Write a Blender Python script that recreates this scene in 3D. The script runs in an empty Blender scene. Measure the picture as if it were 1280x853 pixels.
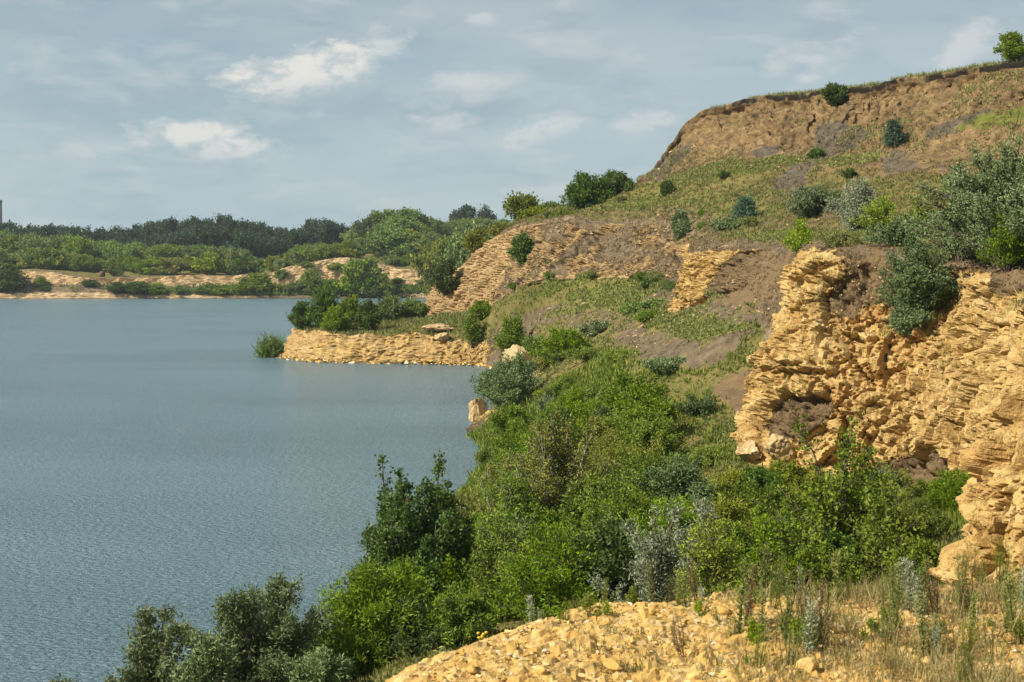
import bpy, math, random
import numpy as np
from mathutils import Vector
from mathutils.bvhtree import BVHTree

SC = bpy.context.scene
COL = SC.collection
F = 1778.0                       # focal length in photograph pixels (50 mm on a 36 mm frame, 1280 px)
HX, HY, EYE = 640.0, 330.0, 15.0  # horizon row and eye height above the water

def W(x, y, d):
    """The point d metres ahead that the photograph shows at pixel (x, y)."""
    return ((x-HX)/F*d, d, EYE-(y-HY)/F*d)

# ---------------------------------------------------------------- noise
def _h(ix, iy, iz, s=0):
    n = (ix*374761393 + iy*668265263 + iz*2147483647 + s*1274126177) & 0xFFFFFFFF
    n = ((n ^ (n >> 13))*1274126177) & 0xFFFFFFFF
    n = ((n ^ (n >> 15))*2246822519) & 0xFFFFFFFF
    return ((n ^ (n >> 16)) & 0xFFFFFF)/float(0xFFFFFF)

def vnoise(p, s=0):
    p = np.asarray(p, dtype=np.float64)
    i = np.floor(p).astype(np.int64); f = p-i
    f = f*f*f*(f*(f*6-15)+10)
    out = 0
    for dx in (0, 1):
        wx = f[:, 0] if dx else 1-f[:, 0]
        for dy in (0, 1):
            wy = f[:, 1] if dy else 1-f[:, 1]
            for dz in (0, 1):
                wz = f[:, 2] if dz else 1-f[:, 2]
                out = out + wx*wy*wz*_h(i[:, 0]+dx, i[:, 1]+dy, i[:, 2]+dz, s)
    return out*2-1

def fbm(p, octv=4, s=0):
    p = np.asarray(p, dtype=np.float64); a = 1.0; t = 0.0; out = np.zeros(len(p))
    for k in range(octv):
        out += a*vnoise(p*(2.03**k)+17.3*k, s+k); t += a; a *= 0.5
    return out/t

def worley(p, s=0):
    """distance to the nearest and second nearest feature and the nearest cell's random value"""
    i = np.floor(p).astype(np.int64)
    f1 = np.full(len(p), 9.0); f2 = np.full(len(p), 9.0); cid = np.zeros(len(p))
    for dx in (-1, 0, 1):
        for dy in (-1, 0, 1):
            for dz in (-1, 0, 1):
                c = i+np.array([dx, dy, dz])
                q = np.stack([c[:, k]+0.1+0.8*_h(c[:, 0], c[:, 1], c[:, 2], s+k+1) for k in range(3)], 1)
                d = np.sqrt(((q-p)**2).sum(1))
                v = _h(c[:, 0], c[:, 1], c[:, 2], s+9)
                near = d < f1
                f2 = np.where(near, f1, np.minimum(f2, d))
                cid = np.where(near, v, cid); f1 = np.where(near, d, f1)
    return f1, f2, cid

def blocks(p, s=0, tilt=.8):
    """angular broken blocks: each cell is a flat facet with its own height and tilt; also the gap between cells"""
    i = np.floor(p).astype(np.int64)
    f1 = np.full(len(p), 9.0); f2 = np.full(len(p), 9.0); val = np.zeros(len(p))
    for dx in (-1, 0, 1):
        for dy in (-1, 0, 1):
            for dz in (-1, 0, 1):
                c = i+np.array([dx, dy, dz]); a = (c[:, 0], c[:, 1], c[:, 2])
                q = np.stack([c[:, k]+.5+.9*(_h(*a, s+k+1)-.5) for k in range(3)], 1)
                e = p-q; d = np.abs(e).max(1)*.6+.4*np.sqrt((e*e).sum(1))
                v = _h(*a, s+9)-.5+tilt*((_h(*a, s+11)-.5)*e[:, 0]+(_h(*a, s+12)-.5)*e[:, 1]+1.3*(_h(*a, s+13)-.35)*e[:, 2])
                near = d < f1
                f2 = np.where(near, f1, np.minimum(f2, d)); val = np.where(near, v, val); f1 = np.where(near, d, f1)
    return val, f2-f1

def sstep(a, b, x):
    t = np.clip((x-a)/(b-a), 0, 1)
    return t*t*(3-2*t)

# ---------------------------------------------------------------- objects
def mesh_np(name, V, Q, smooth=True, attrs=None, face_attrs=None):
    V = np.asarray(V, dtype=np.float32); Q = np.asarray(Q, dtype=np.int32)
    k = Q.shape[1]
    me = bpy.data.meshes.new(name)
    me.vertices.add(len(V)); me.vertices.foreach_set('co', V.ravel())
    me.loops.add(Q.size); me.loops.foreach_set('vertex_index', Q.ravel())
    me.polygons.add(len(Q))
    me.polygons.foreach_set('loop_start', np.arange(len(Q), dtype=np.int32)*k)
    me.polygons.foreach_set('loop_total', np.full(len(Q), k, dtype=np.int32))
    me.polygons.foreach_set('use_smooth', np.full(len(Q), smooth) if np.ndim(smooth) == 0 else smooth)
    for n, a in (attrs or {}).items():
        at = me.attributes.new(n, 'FLOAT', 'POINT'); at.data.foreach_set('value', np.asarray(a, dtype=np.float32))
    for n, a in (face_attrs or {}).items():
        at = me.attributes.new(n, 'FLOAT', 'FACE'); at.data.foreach_set('value', np.asarray(a, dtype=np.float32))
    me.update(calc_edges=True)
    return me

def put(name, data, parent=None, mat=None):
    o = bpy.data.objects.new(name, data); COL.objects.link(o)
    if parent: o.parent = parent
    if mat is not None and data is not None:
        if len(data.materials) == 0: data.materials.append(mat)
    return o

def tag(o, label=None, cat=None, group=None, kind=None):
    if label: o['label'] = label
    if cat: o['category'] = cat
    if group: o['group'] = group
    if kind: o['kind'] = kind
    return o

# ---------------------------------------------------------------- node helpers
class N:
    def __init__(s, name):
        s.m = bpy.data.materials.new(name); s.m.use_nodes = True
        s.t = s.m.node_tree; s.t.nodes.clear()
        s.out = s.t.nodes.new('ShaderNodeOutputMaterial')
    def n(s, typ, ins=None, **kw):
        nd = s.t.nodes.new('ShaderNode'+typ)
        for k, v in kw.items(): setattr(nd, k, v)
        for k, v in (ins or {}).items():
            if isinstance(v, bpy.types.NodeSocket): s.t.links.new(v, nd.inputs[k])
            else: nd.inputs[k].default_value = v
        return nd
    def math(s, op, a, b=0.0, c=None, clamp=False):
        ins = {0: a, 1: b}
        if c is not None: ins[2] = c
        return s.n('Math', ins, operation=op, use_clamp=clamp).outputs[0]
    def mix(s, f, a, b, mode='MIX'):
        nd = s.n('Mix', None, data_type='RGBA', blend_type=mode)
        for k, v in ((0, f), (6, a), (7, b)):
            if isinstance(v, bpy.types.NodeSocket): s.t.links.new(v, nd.inputs[k])
            else: nd.inputs[k].default_value = (tuple(v)+(1,) if k > 0 and len(v) == 3 else v)
        return nd.outputs[2]
    def ramp(s, f, stops, interp='LINEAR'):
        nd = s.n('ValToRGB', {0: f}); cr = nd.color_ramp; cr.interpolation = interp
        while len(cr.elements) > 1: cr.elements.remove(cr.elements[-1])
        for i, (p, c) in enumerate(stops):
            e = cr.elements[0] if i == 0 else cr.elements.new(p)
            e.position = p; c = (c, c, c) if not hasattr(c, '__len__') else c; e.color = tuple(c)+(1,)
        return nd.outputs[0]
    def noise(s, vec, scale, detail=4, rough=0.55, dist=0.0):
        return s.n('TexNoise', {'Vector': vec, 'Scale': scale, 'Detail': detail, 'Roughness': rough, 'Distortion': dist}).outputs[0]
    def attr(s, name):
        return s.n('Attribute', attribute_name=name).outputs['Fac']
    def link(s, a, b): s.t.links.new(a, b)

# ---------------------------------------------------------------- camera
cam_d = bpy.data.cameras.new('camera'); cam = bpy.data.objects.new('camera', cam_d); COL.objects.link(cam)
cam.location = (0, 0, EYE); cam.rotation_euler = (math.radians(90), 0, 0)
cam_d.sensor_width = 36.0; cam_d.lens = F/1280*36
cam_d.shift_y = -(853/2-HY)/1280
cam_d.clip_start = 0.1; cam_d.clip_end = 20000
cam_d.dof.use_dof = True; cam_d.dof.focus_distance = 90; cam_d.dof.aperture_fstop = 7.1
SC.camera = cam

# ---------------------------------------------------------------- sun and sky
SUN = Vector((-0.80, -0.40, 0.72)).normalized()      # towards the sun
el = math.asin(SUN.z); az = math.atan2(SUN.x, SUN.y)
sd = bpy.data.lights.new('sun', 'SUN'); so = bpy.data.objects.new('sun', sd); COL.objects.link(so)
sd.energy = 5.0; sd.angle = math.radians(0.6); sd.color = (1.0, 0.915, 0.77)
so.rotation_euler = (-SUN).to_track_quat('-Z', 'Y').to_euler()
so.location = (0, 0, 120)

def build_world():
    w = bpy.data.worlds.new('World'); SC.world = w; w.use_nodes = True
    t = w.node_tree; t.nodes.clear()
    class WN(N):
        def __init__(s): s.t = t
    g = WN()
    out = t.nodes.new('ShaderNodeOutputWorld')
    sky = g.n('TexSky', None, sky_type='NISHITA', sun_disc=False, sun_elevation=el, sun_rotation=az % (2*math.pi), air_density=1.0, dust_density=2.0, ozone_density=1.5, altitude=100)
    co = g.n('TexCoord').outputs['Generated']
    sep = g.n('SeparateXYZ', {0: co})
    X, Y, Z = sep.outputs
    # a cloud layer overhead: where the view direction meets a flat layer
    zc = g.math('MAXIMUM', g.math('ADD', Z, 0.05), 0.02)
    u = g.math('DIVIDE', X, zc); v = g.math('DIVIDE', Y, zc)
    uv = g.n('CombineXYZ', {0: u, 1: v, 2: 0.0}).outputs[0]
    lay = g.noise(uv, 0.35, 7, 0.52, 0.3)
    lay2 = g.noise(g.n('Mapping', {'Vector': co, 'Scale': (3.2, 3.2, 12.0)}).outputs[0], 1.4, 6, 0.5, 0.4)
    veil = g.ramp(g.math('MULTIPLY_ADD', lay2, 0.7, g.math('MULTIPLY', lay, 0.3)), [(0.34, 0.0), (0.62, 1.0)])
    low = g.ramp(Z, [(0.0, 0.0), (0.20, 1.0)])
    # veil of thin cloud over the blue, paler towards the horizon
    veil_col = g.mix(low, (4.2, 5.05, 5.3), (3.5, 4.0, 4.3))
    blue_grey = g.mix(low, (3.3, 4.5, 5.0), (2.0, 3.0, 3.55))
    c = g.mix(0.86, sky.outputs[0], g.mix(veil, blue_grey, veil_col))
    hum = g.noise(g.n('Mapping', {'Vector': co, 'Scale': (5, 5, 17)}).outputs[0], 2.6, 7, .55, .3)
    hum_up = g.noise(g.n('Mapping', {'Vector': co, 'Location': (0, 0, .30), 'Scale': (5, 5, 17)}).outputs[0], 2.6, 7, .55, .3)
    band = g.ramp(Z, [(.0, .15), (.035, .8), (.22, 1.0), (.5, .5)])
    c = g.mix(g.math('MULTIPLY', g.math('MULTIPLY', g.ramp(hum_up, [(.50, 0.), (.68, 1.)]), band), .55), c, (2.45, 3.3, 3.8))
    c = g.mix(g.math('MULTIPLY', g.math('MULTIPLY', g.ramp(hum, [(.54, 0.), (.72, 1.)]), band), .62), c, (5.0, 5.25, 5.3))
    # cumulus heads: soft regions of the sky dome broken up by noise
    puff = g.noise(g.n('Mapping', {'Vector': co, 'Scale': (9, 9, 17)}).outputs[0], 5.0, 9, 0.6, 0.25)
    def cloud(c, px, py, rx, ry, tilt, amt, col):
        rx, ry = rx*1.15, ry*1.3
        d = Vector(((px-HX)/F, 1, -(py-HY)/F)).normalized()
        a = math.radians(tilt)
        r = Vector((d.y, -d.x, 0)).normalized(); up = r.cross(d)
        e1 = r*math.cos(a)+up*math.sin(a); e2 = -r*math.sin(a)+up*math.cos(a)
        def proj(e, s):
            return g.math('DIVIDE', g.n('VectorMath', {0: co, 1: tuple(e)}, operation='DOT_PRODUCT').outputs['Value'], s/F)
        k = d.dot(e2)
        pa, pb = proj(e1, rx), proj(e2, ry)
        # flat fading foot, crisp top
        pb2 = g.math('MULTIPLY', pb, g.math('ADD', 1.0, g.math('MULTIPLY', g.math('LESS_THAN', pb, 0.0), -0.45)))
        rr = g.math('ADD', g.math('POWER', pa, 2.0), g.math('POWER', g.math('ABSOLUTE', pb2), 2.0))
        front = g.math('GREATER_THAN', g.n('VectorMath', {0: co, 1: tuple(d)}, operation='DOT_PRODUCT').outputs['Value'], 0.5)
        m = g.math('ADD', g.math('MULTIPLY', g.math('SUBTRACT', 1.0, rr), .8), g.math('MULTIPLY', g.math('SUBTRACT', puff, 0.5), 3.6))
        m = g.ramp(m, [(0.02, 0.0), (0.25, .25), (0.95, 1.0)], 'EASE')
        m = g.math('MULTIPLY', m, g.n('MapRange', {0: pb, 1: -1.35, 2: -.05}, interpolation_type='SMOOTHSTEP').outputs[0])
        m = g.math('MULTIPLY', g.math('MULTIPLY', m, front), amt)
        return g.mix(m, c, col)
    white = (6.3, 6.15, 5.8); pale = (5.4, 5.6, 5.55); grey = (2.75, 3.6, 4.1)
    c = cloud(c, 430, 132, 175, 22, 0, 0.75, grey)
    c = cloud(c, 120, 132, 150, 26, 0, 0.55, grey)
    c = cloud(c, 25, 20, 50, 26, 0, 0.7, grey)
    c = cloud(c, 760, 125, 120, 20, 0, 0.4, grey)
    c = cloud(c, 260, 14, 170, 12, 0, 0.6, grey)
    c = cloud(c, 378, 90, 88, 26, 12, 0.95, white)
    c = cloud(c, 425, 66, 26, 14, 10, 0.9, white)
    c = cloud(c, 482, 52, 36, 18, 0, 0.7, pale)
    c = cloud(c, 250, 172, 80, 20, -4, 0.85, white)
    c = cloud(c, 300, 186, 60, 14, 0, 0.5, pale)
    c = cloud(c, 560, 155, 50, 12, 0, 0.55, pale)
    c = cloud(c, 575, 103, 45, 11, 0, 0.45, pale)
    c = cloud(c, 680, 160, 60, 14, 18, 0.7, pale)
    c = cloud(c, 610, 24, 22, 8, 0, 0.5, pale)
    c = cloud(c, 805, 152, 36, 13, 0, 0.6, pale)
    c = cloud(c, 1030, 78, 46, 17, 38, 0.6, pale)
    c = cloud(c, 980, 76, 34, 14, 25, 0.5, pale)
    c = cloud(c, 1210, 58, 40, 18, 35, 0.6, pale)
    c = cloud(c, 90, 190, 50, 12, 0, 0.4, pale)
    bg = g.n('Background', {'Color': c, 'Strength': 0.09})
    t.links.new(bg.outputs[0], out.inputs[0])
build_world()

SC.render.engine = 'CYCLES'
SC.view_settings.view_transform = 'Standard'; SC.view_settings.look = 'None'
SC.view_settings.exposure = 0.52; SC.view_settings.gamma = 1.0
SC.cycles.use_denoising = True
SC.cycles.max_bounces = 6; SC.cycles.diffuse_bounces = 3; SC.cycles.transmission_bounces = 3
SC.cycles.transparent_max_bounces = 4; SC.cycles.volume_bounces = 0
SC.cycles.caustics_reflective = False; SC.cycles.caustics_refractive = False
# ---------------------------------------------------------------- the shore, cliffs and bluff: cross-sections along the bank
# each station: toe, shore, bank top, cliff foot, cliff top, mid slope, bluff foot, bluff rim, plateau, far country
ST = [
 # pts, rock1 (shore bank), grass2, rock3 (cliff), grass4, grass5, far
 ([(-30,-25,-3),(-26,-25,0),(-16,-25,4),(6,-25,7),(13,-25,15),(25,-25,18),(100,-18,25),(116,-22,39),(160,-25,41),(2500,-25,41)], .2,.7,1,.6,.5),
 ([(-22,12,-3),(-17,12,0),(-8,14,3),(14,14,6),(17,12,15),(26,14,17.5),(95,30,25),(110,36,39),(160,40,41),(2500,60,41)], .2,.8,1,.6,.5),
 ([(-17,28,-3),(-14,30,0),(-6,30,2.8),(16.0,30.5,6.8),(18.5,31.0,14.8),(27,32,17.5),(92,50,25),(106,57,39.5),(150,70,41),(2500,300,41)], .2,.9,1,.5,.5),
 ([(-18,38,-3),(-14.5,40,0),(-6,40,2.4),(11.7,36.5,6.6),(13.3,37.9,13.9),(28,42,17.3),(88,64,25),(101,72,39.5),(150,90,41),(2500,500,41)], .3,.95,1,.5,.5),
 ([(-14,48,-3),(-11,49.5,0),(-4,48,2),(17.6,46.5,6.3),(19.3,48,14.6),(29,52,17.0),(84,76,25.5),(97,85,39.5),(145,105,41),(2500,700,41)], .4,.95,.45,.4,.5),
 ([(-9,57,-3),(-6.0,58,0),(-2,56,2),(21.6,57,5.6),(23.4,59,14.6),(32,63,16.9),(80,87,26),(92,97,39.5),(135,125,41),(2500,1000,41)], .4,1,1,.5,.55),
 ([(-8,64,-3),(-5.2,66,0),(-1,64,2),(19.2,66.5,5.0),(22.0,71.5,14.7),(31,76,16.8),(74,100,26),(86,109,39.4),(130,140,41),(2500,1400,41)], .4,1,1,.55,.6),
 ([(-7.5,75,-3),(-4.6,76,0),(-0.5,74,2),(12.4,72,5.1),(16.3,77.8,15.7),(28.5,84,17.2),(68,113,26),(79,122,39.3),(125,150,41),(2500,1800,41)], .4,1,1,.6,.6),
 ([(-6,88,-3),(-3.4,90,0),(0.5,90,2),(15.6,84,6.9),(19.0,92,16.1),(28.5,98,17.9),(61,128,26),(72,136,39.2),(120,160,41),(2500,2200,41)], .4,1,.25,.6,.6),
 ([(-5,101,-3),(-2.2,103,0),(1.5,104,2.2),(17.3,101,9.2),(20.5,107,16.3),(28,116,18.9),(54,143,26.2),(65.5,150,39.0),(115,175,41),(2300,2500,41)], .3,1,.15,.5,.65),
 ([(-5,115,-3),(-2.4,117,0),(2.5,118,2.8),(16.9,118,10.3),(18.6,124,16.1),(27.2,138,19.6),(47.5,157,26.6),(59,164,38.8),(110,190,41),(1900,2600,41)], .3,1,1,.5,.7),
 ([(-6.5,130,-3),(-4,131,0),(1.5,133,3.3),(14.9,127.5,10.2),(16.4,132,16.1),(25.6,155,20.4),(43,170,27.6),(53,176,38.8),(105,205,41),(1600,2700,41)], .4,.8,1,.5,.75),
 ([(-4,150,-3),(-1.5,152,0),(3.5,154,3.8),(17.3,151,12.3),(20.6,165,18.4),(24,172,21.2),(37,184,29),(44,193,38.8),(100,225,41),(1300,2800,41)], .4,.75,.15,.45,.75),
 ([(-4.5,176,-3),(-2,178,0),(3,181,3.6),(12.0,178,13.4),(14.3,188,20.3),(19,196,22.9),(29.7,202,30.2),(31.5,214,38.8),(90,260,40),(1000,2900,41)], .3,.75,.3,.5,.75),
 ([(-5.5,198,-3),(-3.2,204,0),(-1.2,206,2.5),(2.3,193,12.6),(3.6,204,20.7),(10.5,219,23.8),(19.5,230,27.2),(23.0,231.5,30.8),(80,300,39),(800,3000,41)], .1,.7,.55,.6,.8),
 ([(-10,207,-3),(-9.5,211.5,0),(-8.6,213,3.9),(-5,222,8.0),(-3.3,232,18.8),(1,252,22.3),(8,268,23.5),(16,290,25),(60,340,32),(600,3000,38)], 1,.7,1,.7,.85),
 ([(-22,209,-3),(-21.5,214.5,0),(-20.7,216,4.1),(-11.5,231,6.4),(-8.3,240,14.8),(-3,262,20),(4,282,23),(12,310,25),(50,370,31),(500,3000,36)], 1,.85,1,.75,.9),
 ([(-32,213,-3),(-31,218.5,0),(-30,220,4.3),(-14.9,238,5.7),(-10.8,246,12.9),(-4,272,18),(3,295,22),(10,330,25),(50,400,30),(450,3000,34)], 1,.9,1,.8,.95),
 ([(-42,229,-3),(-37.6,231,0),(-36.0,233,4.2),(-16,247,5.3),(-10,254,12.5),(-4,282,17.5),(3,310,22),(10,350,25),(50,430,30),(400,3000,34)], 1,.95,.9,.8,.95),
 ([(-40,254,-3),(-34,251,0),(-31,249,3.6),(-15,256,5),(-8,262,13),(-3,300,17.5),(3,330,22),(10,380,25),(50,460,30),(350,3000,34)], .5,.95,.7,.8,.95),
 ([(-26,274,-3),(-21,270,0),(-19,267,2.2),(-13,275,5),(-5,285,14),(0,330,18),(6,370,22),(14,420,25),(50,500,30),(300,3000,34)], .4,.95,.5,.85,.95),
 ([(-22,330,-3),(-16,330,0),(-14,330,2),(-10,335,5),(-4,340,14),(2,370,18),(10,420,22),(20,470,26),(50,560,30),(250,3000,34)], .4,.9,.6,.85,.95),
 ([(-26,470,-3),(-20,470,0),(-18,471,2),(-15,475,4),(-8,480,14),(2,500,18),(14,530,22),(30,580,27),(60,660,31),(200,3000,34)], .4,.9,.7,.9,.95),
 ([(-34,596,-3),(-27,604,0),(-26,608,2),(-25,616,4.5),(-22,624,13),(-14,645,18),(-4,690,23),(10,760,28),(30,900,32),(100,3000,34)], .4,.8,.9,.85,.9),
 ([(-50,610,-3),(-49,620,0),(-49,623,2),(-49,628,4.5),(-50,638,12.5),(-50,665,17),(-50,705,23),(-50,770,28),(-50,900,31),(-60,3000,34)], .4,.8,1,.8,.9),
 ([(-64,609,-3),(-64,619,0),(-64,623,1.6),(-64,631,5),(-65,639,16.5),(-66,665,18),(-67,705,22),(-68,765,25),(-70,900,28),(-200,3000,32)], .2,.95,.25,.9,.95),
 ([(-79,606,-3),(-79,616,0),(-79,620,1.3),(-79,630,4.5),(-79,638,17.5),(-80,662,18.5),(-81,702,20),(-83,762,22),(-86,900,24),(-400,3000,30)], .2,.95,1,.9,.95),
 ([(-97,604,-3),(-97,614,0),(-97,618,1.3),(-98,629,4),(-99,637,14),(-100,660,14.5),(-102,700,16),(-104,762,18),(-110,900,20),(-600,3000,28)], .2,.95,1,.9,.95),
 ([(-110,603,-3),(-110,613,0),(-110,617,1.3),(-111,628,4),(-112,640,10.5),(-114,660,10.5),(-116,700,12),(-120,762,15),(-128,900,17),(-800,3000,26)], .2,.9,.9,.8,.95),
 ([(-150,600,-3),(-150,609,0),(-150,612,1.5),(-151,622,5.5),(-152,632,9.2),(-155,655,9.8),(-160,695,12),(-168,760,15),(-180,900,17),(-1000,3000,24)], .9,.25,.95,.7,.95),
 ([(-185,598,-3),(-185,607,0),(-185,609,2.5),(-186,616,6.0),(-187,624,9.3),(-191,650,10.0),(-197,695,12),(-205,760,15),(-222,900,17),(-1300,3000,22)], 1,.1,1,.6,.95),
 ([(-206,597,-3),(-206,606,0),(-206,608,2),(-208,618,7),(-210,630,12),(-215,655,12),(-222,698,13),(-232,760,15),(-250,900,17),(-1500,2800,22)], 1,.1,.9,.75,.95),
 ([(-260,594,-3),(-260,603,0),(-260,606,2),(-263,618,7),(-266,632,12),(-272,655,12),(-280,698,13),(-292,760,15),(-310,900,17),(-1800,2600,22)], .9,.2,.8,.9,.95),
 ([(-500,570,-3),(-500,580,0),(-500,585,2),(-504,598,7),(-508,612,12),(-514,640,12),(-520,690,13),(-530,760,15),(-560,900,17),(-2400,2000,22)], .5,.7,.6,.9,.95),
]
NL = 10
kk = next(i for i, s in enumerate(ST) if s[0][4] == (14.3, 188, 20.3))     # the bluff turns a sharp corner here
a_, b_ = ST[kk][0], ST[kk+1][0]
new = [tuple(np.array(u)*.93+np.array(v)*.07) for u, v in zip(a_, b_)]; new[7] = (29.6, 216.0, 38.6); new[8] = a_[8]
ST[kk][0][7] = (30.6, 214.6, 38.8); ST.insert(kk+1, (new,)+tuple(ST[kk][1:]))
P = np.array([s[0] for s in ST], dtype=np.float64)          # K x 10 x 3
P[10, 3] = (17.4, 118.5, 12.2); P[9, 3] = (17.6, 102, 12.5)
RF = P[:, 7:8].copy(); RF[:, :, 2] -= .95
P = np.concatenate([P[:, :7], RF, P[:, 7:]], 1); NL = 11
WT = np.array([s[1:] for s in ST], dtype=np.float64)        # rock1 grass2 rock3 grass4 grass5

def spline(A, us):
    """Catmull-Rom through the stations, tangents scaled to the spacing so it does not overshoot"""
    K = len(A); i = np.clip(np.floor(us).astype(int), 0, K-2); f = us-i
    A2 = A.reshape(K, -1)
    seg = np.linalg.norm((A[1:]-A[:-1]).reshape(K-1, -1), axis=1)+1e-6
    m = np.zeros_like(A2)
    m[1:-1] = ((A2[1:-1]-A2[:-2])/seg[:-1, None]*seg[1:, None]+(A2[2:]-A2[1:-1])/seg[1:, None]*seg[:-1, None])/(seg[:-1]+seg[1:])[:, None]
    m[0] = (A2[1]-A2[0])/seg[0]; m[-1] = (A2[-1]-A2[-2])/seg[-1]
    h = seg[i][:, None]; f = f[:, None]
    r = (2*f**3-3*f**2+1)*A2[i]+(f**3-2*f**2+f)*h*m[i]+(-2*f**3+3*f**2)*A2[i+1]+(f**3-f**2)*h*m[i+1]
    return r.reshape((len(us),)+A.shape[1:])

us = []
for k in range(len(ST)-1):
    a, b = P[k], P[k+1]
    L = max(np.linalg.norm(a[3]-b[3]), np.linalg.norm(a[4]-b[4]), 0.5*np.linalg.norm(a[1]-b[1]))
    d = max(30.0, min(a[3][1], b[3][1]))
    n = int(np.clip(L/(0.0019*d if d < 130 else .0018*d if d < 260 else .004*d if k < 22 else .0024*d), 3, 200))
    us += list(k+np.arange(n)/n)
us.append(len(ST)-1-1e-6)
us = np.array(us)
LP = spline(P, us)                                            # n x 10 x 3
uu = np.stack([LP[:, 8, 0]*.9, LP[:, 8, 1]*.9, 0*us], 1)
od = LP[:, 6, :2]-LP[:, 8, :2]; od /= np.linalg.norm(od, axis=1, keepdims=True)
jag = 1.3*fbm(uu*.22, 4, 101)+.35*fbm(uu*1.1, 2, 102); jz = .5*fbm(uu*.16, 3, 103)+.16*fbm(uu*.9, 2, 106)
LP[:, 8, :2] += od*(jag+.25)[:, None]; LP[:, 7, :2] += od*(.85*jag-.1+.35*fbm(uu*.8, 2, 104))[:, None]
LP[:, 8, 2] += jz; LP[:, 7, 2] += jz-.35*fbm(uu*.6, 3, 105)
LW = np.array([np.interp(us, np.arange(len(ST)), WT[:, c]) for c in range(5)]).T
SUBS = [3, 34, 34, 130, 44, 64, 60, 5, 12, 6]
rows, strip, vv = [], [], []
for l in range(NL-1):
    n = SUBS[l]
    ts = np.arange(n)/n
    if l == 6: ts = 1-(1-ts)**1.3
    if l == 9: ts = ts**2
    for t in ts:
        rows.append(LP[:, l]*(1-t)+LP[:, l+1]*t); strip.append(l); vv.append(t)
rows.append(LP[:, -1]); strip.append(9); vv.append(1.0)
G = np.stack(rows, 1)                                         # n x m x 3
n_, m_ = G.shape[:2]
S = np.tile(np.array(strip), (n_, 1)); T = np.tile(np.array(vv), (n_, 1))

def grid_normals(G):
    du = np.gradient(G, axis=0); dv = np.gradient(G, axis=1)
    nn = np.cross(dv, du); nn /= (np.linalg.norm(nn, axis=2, keepdims=True)+1e-9)
    return nn
# soften the kinks a little before the weathering
for _ in range(2):
    G[:, 1:-1] = 0.5*G[:, 1:-1]+0.25*(G[:, :-2]+G[:, 2:])
NRM = grid_normals(G)
# the surface should face up or out to the water
if NRM[..., 2].mean() < 0: NRM = -NRM
p = G.reshape(-1, 3); nr = NRM.reshape(-1, 3); s_ = S.ravel(); t_ = T.ravel()
lw = np.repeat(LW[:, None, :], m_, 1).reshape(-1, 5)
dist = np.maximum(p[:, 1], 12.0)
edge = np.minimum(t_, 1-t_)
nA = fbm(p*np.array([.11, .11, .11]), 4, 3); nB = fbm(p*np.array([.35, .35, .35]), 4, 11); nC = fbm(p*1.3, 3, 23)

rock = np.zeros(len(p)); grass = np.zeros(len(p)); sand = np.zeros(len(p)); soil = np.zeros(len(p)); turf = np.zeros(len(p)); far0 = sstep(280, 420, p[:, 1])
for l in range(10):
    k = s_ == l
    if l == 0: rock[k] = .3; soil[k] = .2
    if l == 1: rock[k] = lw[k, 0]*np.where((lw[k, 0] < .6) & (p[k, 1] < 120), .4, 1); grass[k] = .5*(1-lw[k, 0])*sstep(.2, .6, t_[k])
    if l == 2: rock[k] = np.maximum(lw[k, 0]*sstep(.10, 0, t_[k]), lw[k, 2]*sstep(.93, 1., t_[k])); grass[k] = lw[k, 1]
    if l == 3: rock[k] = lw[k, 2]*(1-.25*sstep(.9, 1, t_[k])); grass[k] = .15*(1-lw[k, 2])
    if l == 4: grass[k] = lw[k, 3]*sstep(0, .25, t_[k]); rock[k] = .5*lw[k, 2]*sstep(.12, 0, t_[k])
    if l == 5: grass[k] = lw[k, 4]*(1-.55*sstep(.35, 1., t_[k])); sand[k] = .9*sstep(.2, .8, t_[k])
    if l == 6: sand[k] = 1.0; grass[k] = .22*(1-sstep(.1, .6, t_[k]))
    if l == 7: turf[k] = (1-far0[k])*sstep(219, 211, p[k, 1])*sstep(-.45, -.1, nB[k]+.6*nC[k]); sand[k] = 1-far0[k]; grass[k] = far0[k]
    if l >= 8: grass[k] = 1.0
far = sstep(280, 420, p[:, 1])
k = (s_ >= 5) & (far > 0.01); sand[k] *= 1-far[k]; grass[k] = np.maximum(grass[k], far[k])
wall = (s_ == 3)*sstep(140, 155, p[:, 1])*sstep(222, 205, p[:, 1]); rock = np.where(wall > .5, np.clip(rock*.3+.30, 0, .5), rock)
rock = np.clip(rock+(.25+.9*wall)*(nB+.5*nC)*(rock > .03)*(rock < .97), 0, 1)

# weathering of the rock: buttresses, courses, blocks
out = nr.copy(); out[:, 2] *= .35; out /= np.linalg.norm(out, axis=1, keepdims=True)+1e-9
rk = rock > 0.03
q = p[rk]
but = fbm(q*np.array([.22, .22, .10]), 3, 31)
zz = q[:, 2]*1.55+1.2*fbm(q*.12, 2, 41)
zi = np.floor(zz).astype(np.int64); zf = zz-zi
lay = lambda i: _h(i, i*0+7, i*0+3, 5)
course = lay(zi)+(lay(zi+1)-lay(zi))*sstep(.80, 1.0, zf)
wp = .30*np.stack([vnoise(q*.7, 51), vnoise(q*.7, 52), vnoise(q*.7, 53)], 1)
b1, e1 = blocks(q*np.array([.42, .42, .34])+1.3*wp, 61, .4)
b2, e2 = blocks(q*np.array([1.2, 1.2, 1.0])+2*wp, 65, .6)
b3, e3 = blocks(q*np.array([2.8, 2.8, 2.5])+3*wp, 69, .8)
amp = np.clip(rock[rk], 0, 1)*sstep(0, .08, np.where(s_[rk] == 3, edge[rk], .5)+.02)
pock = sstep(.10, .45, fbm(q*.6, 3, 77))
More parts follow.
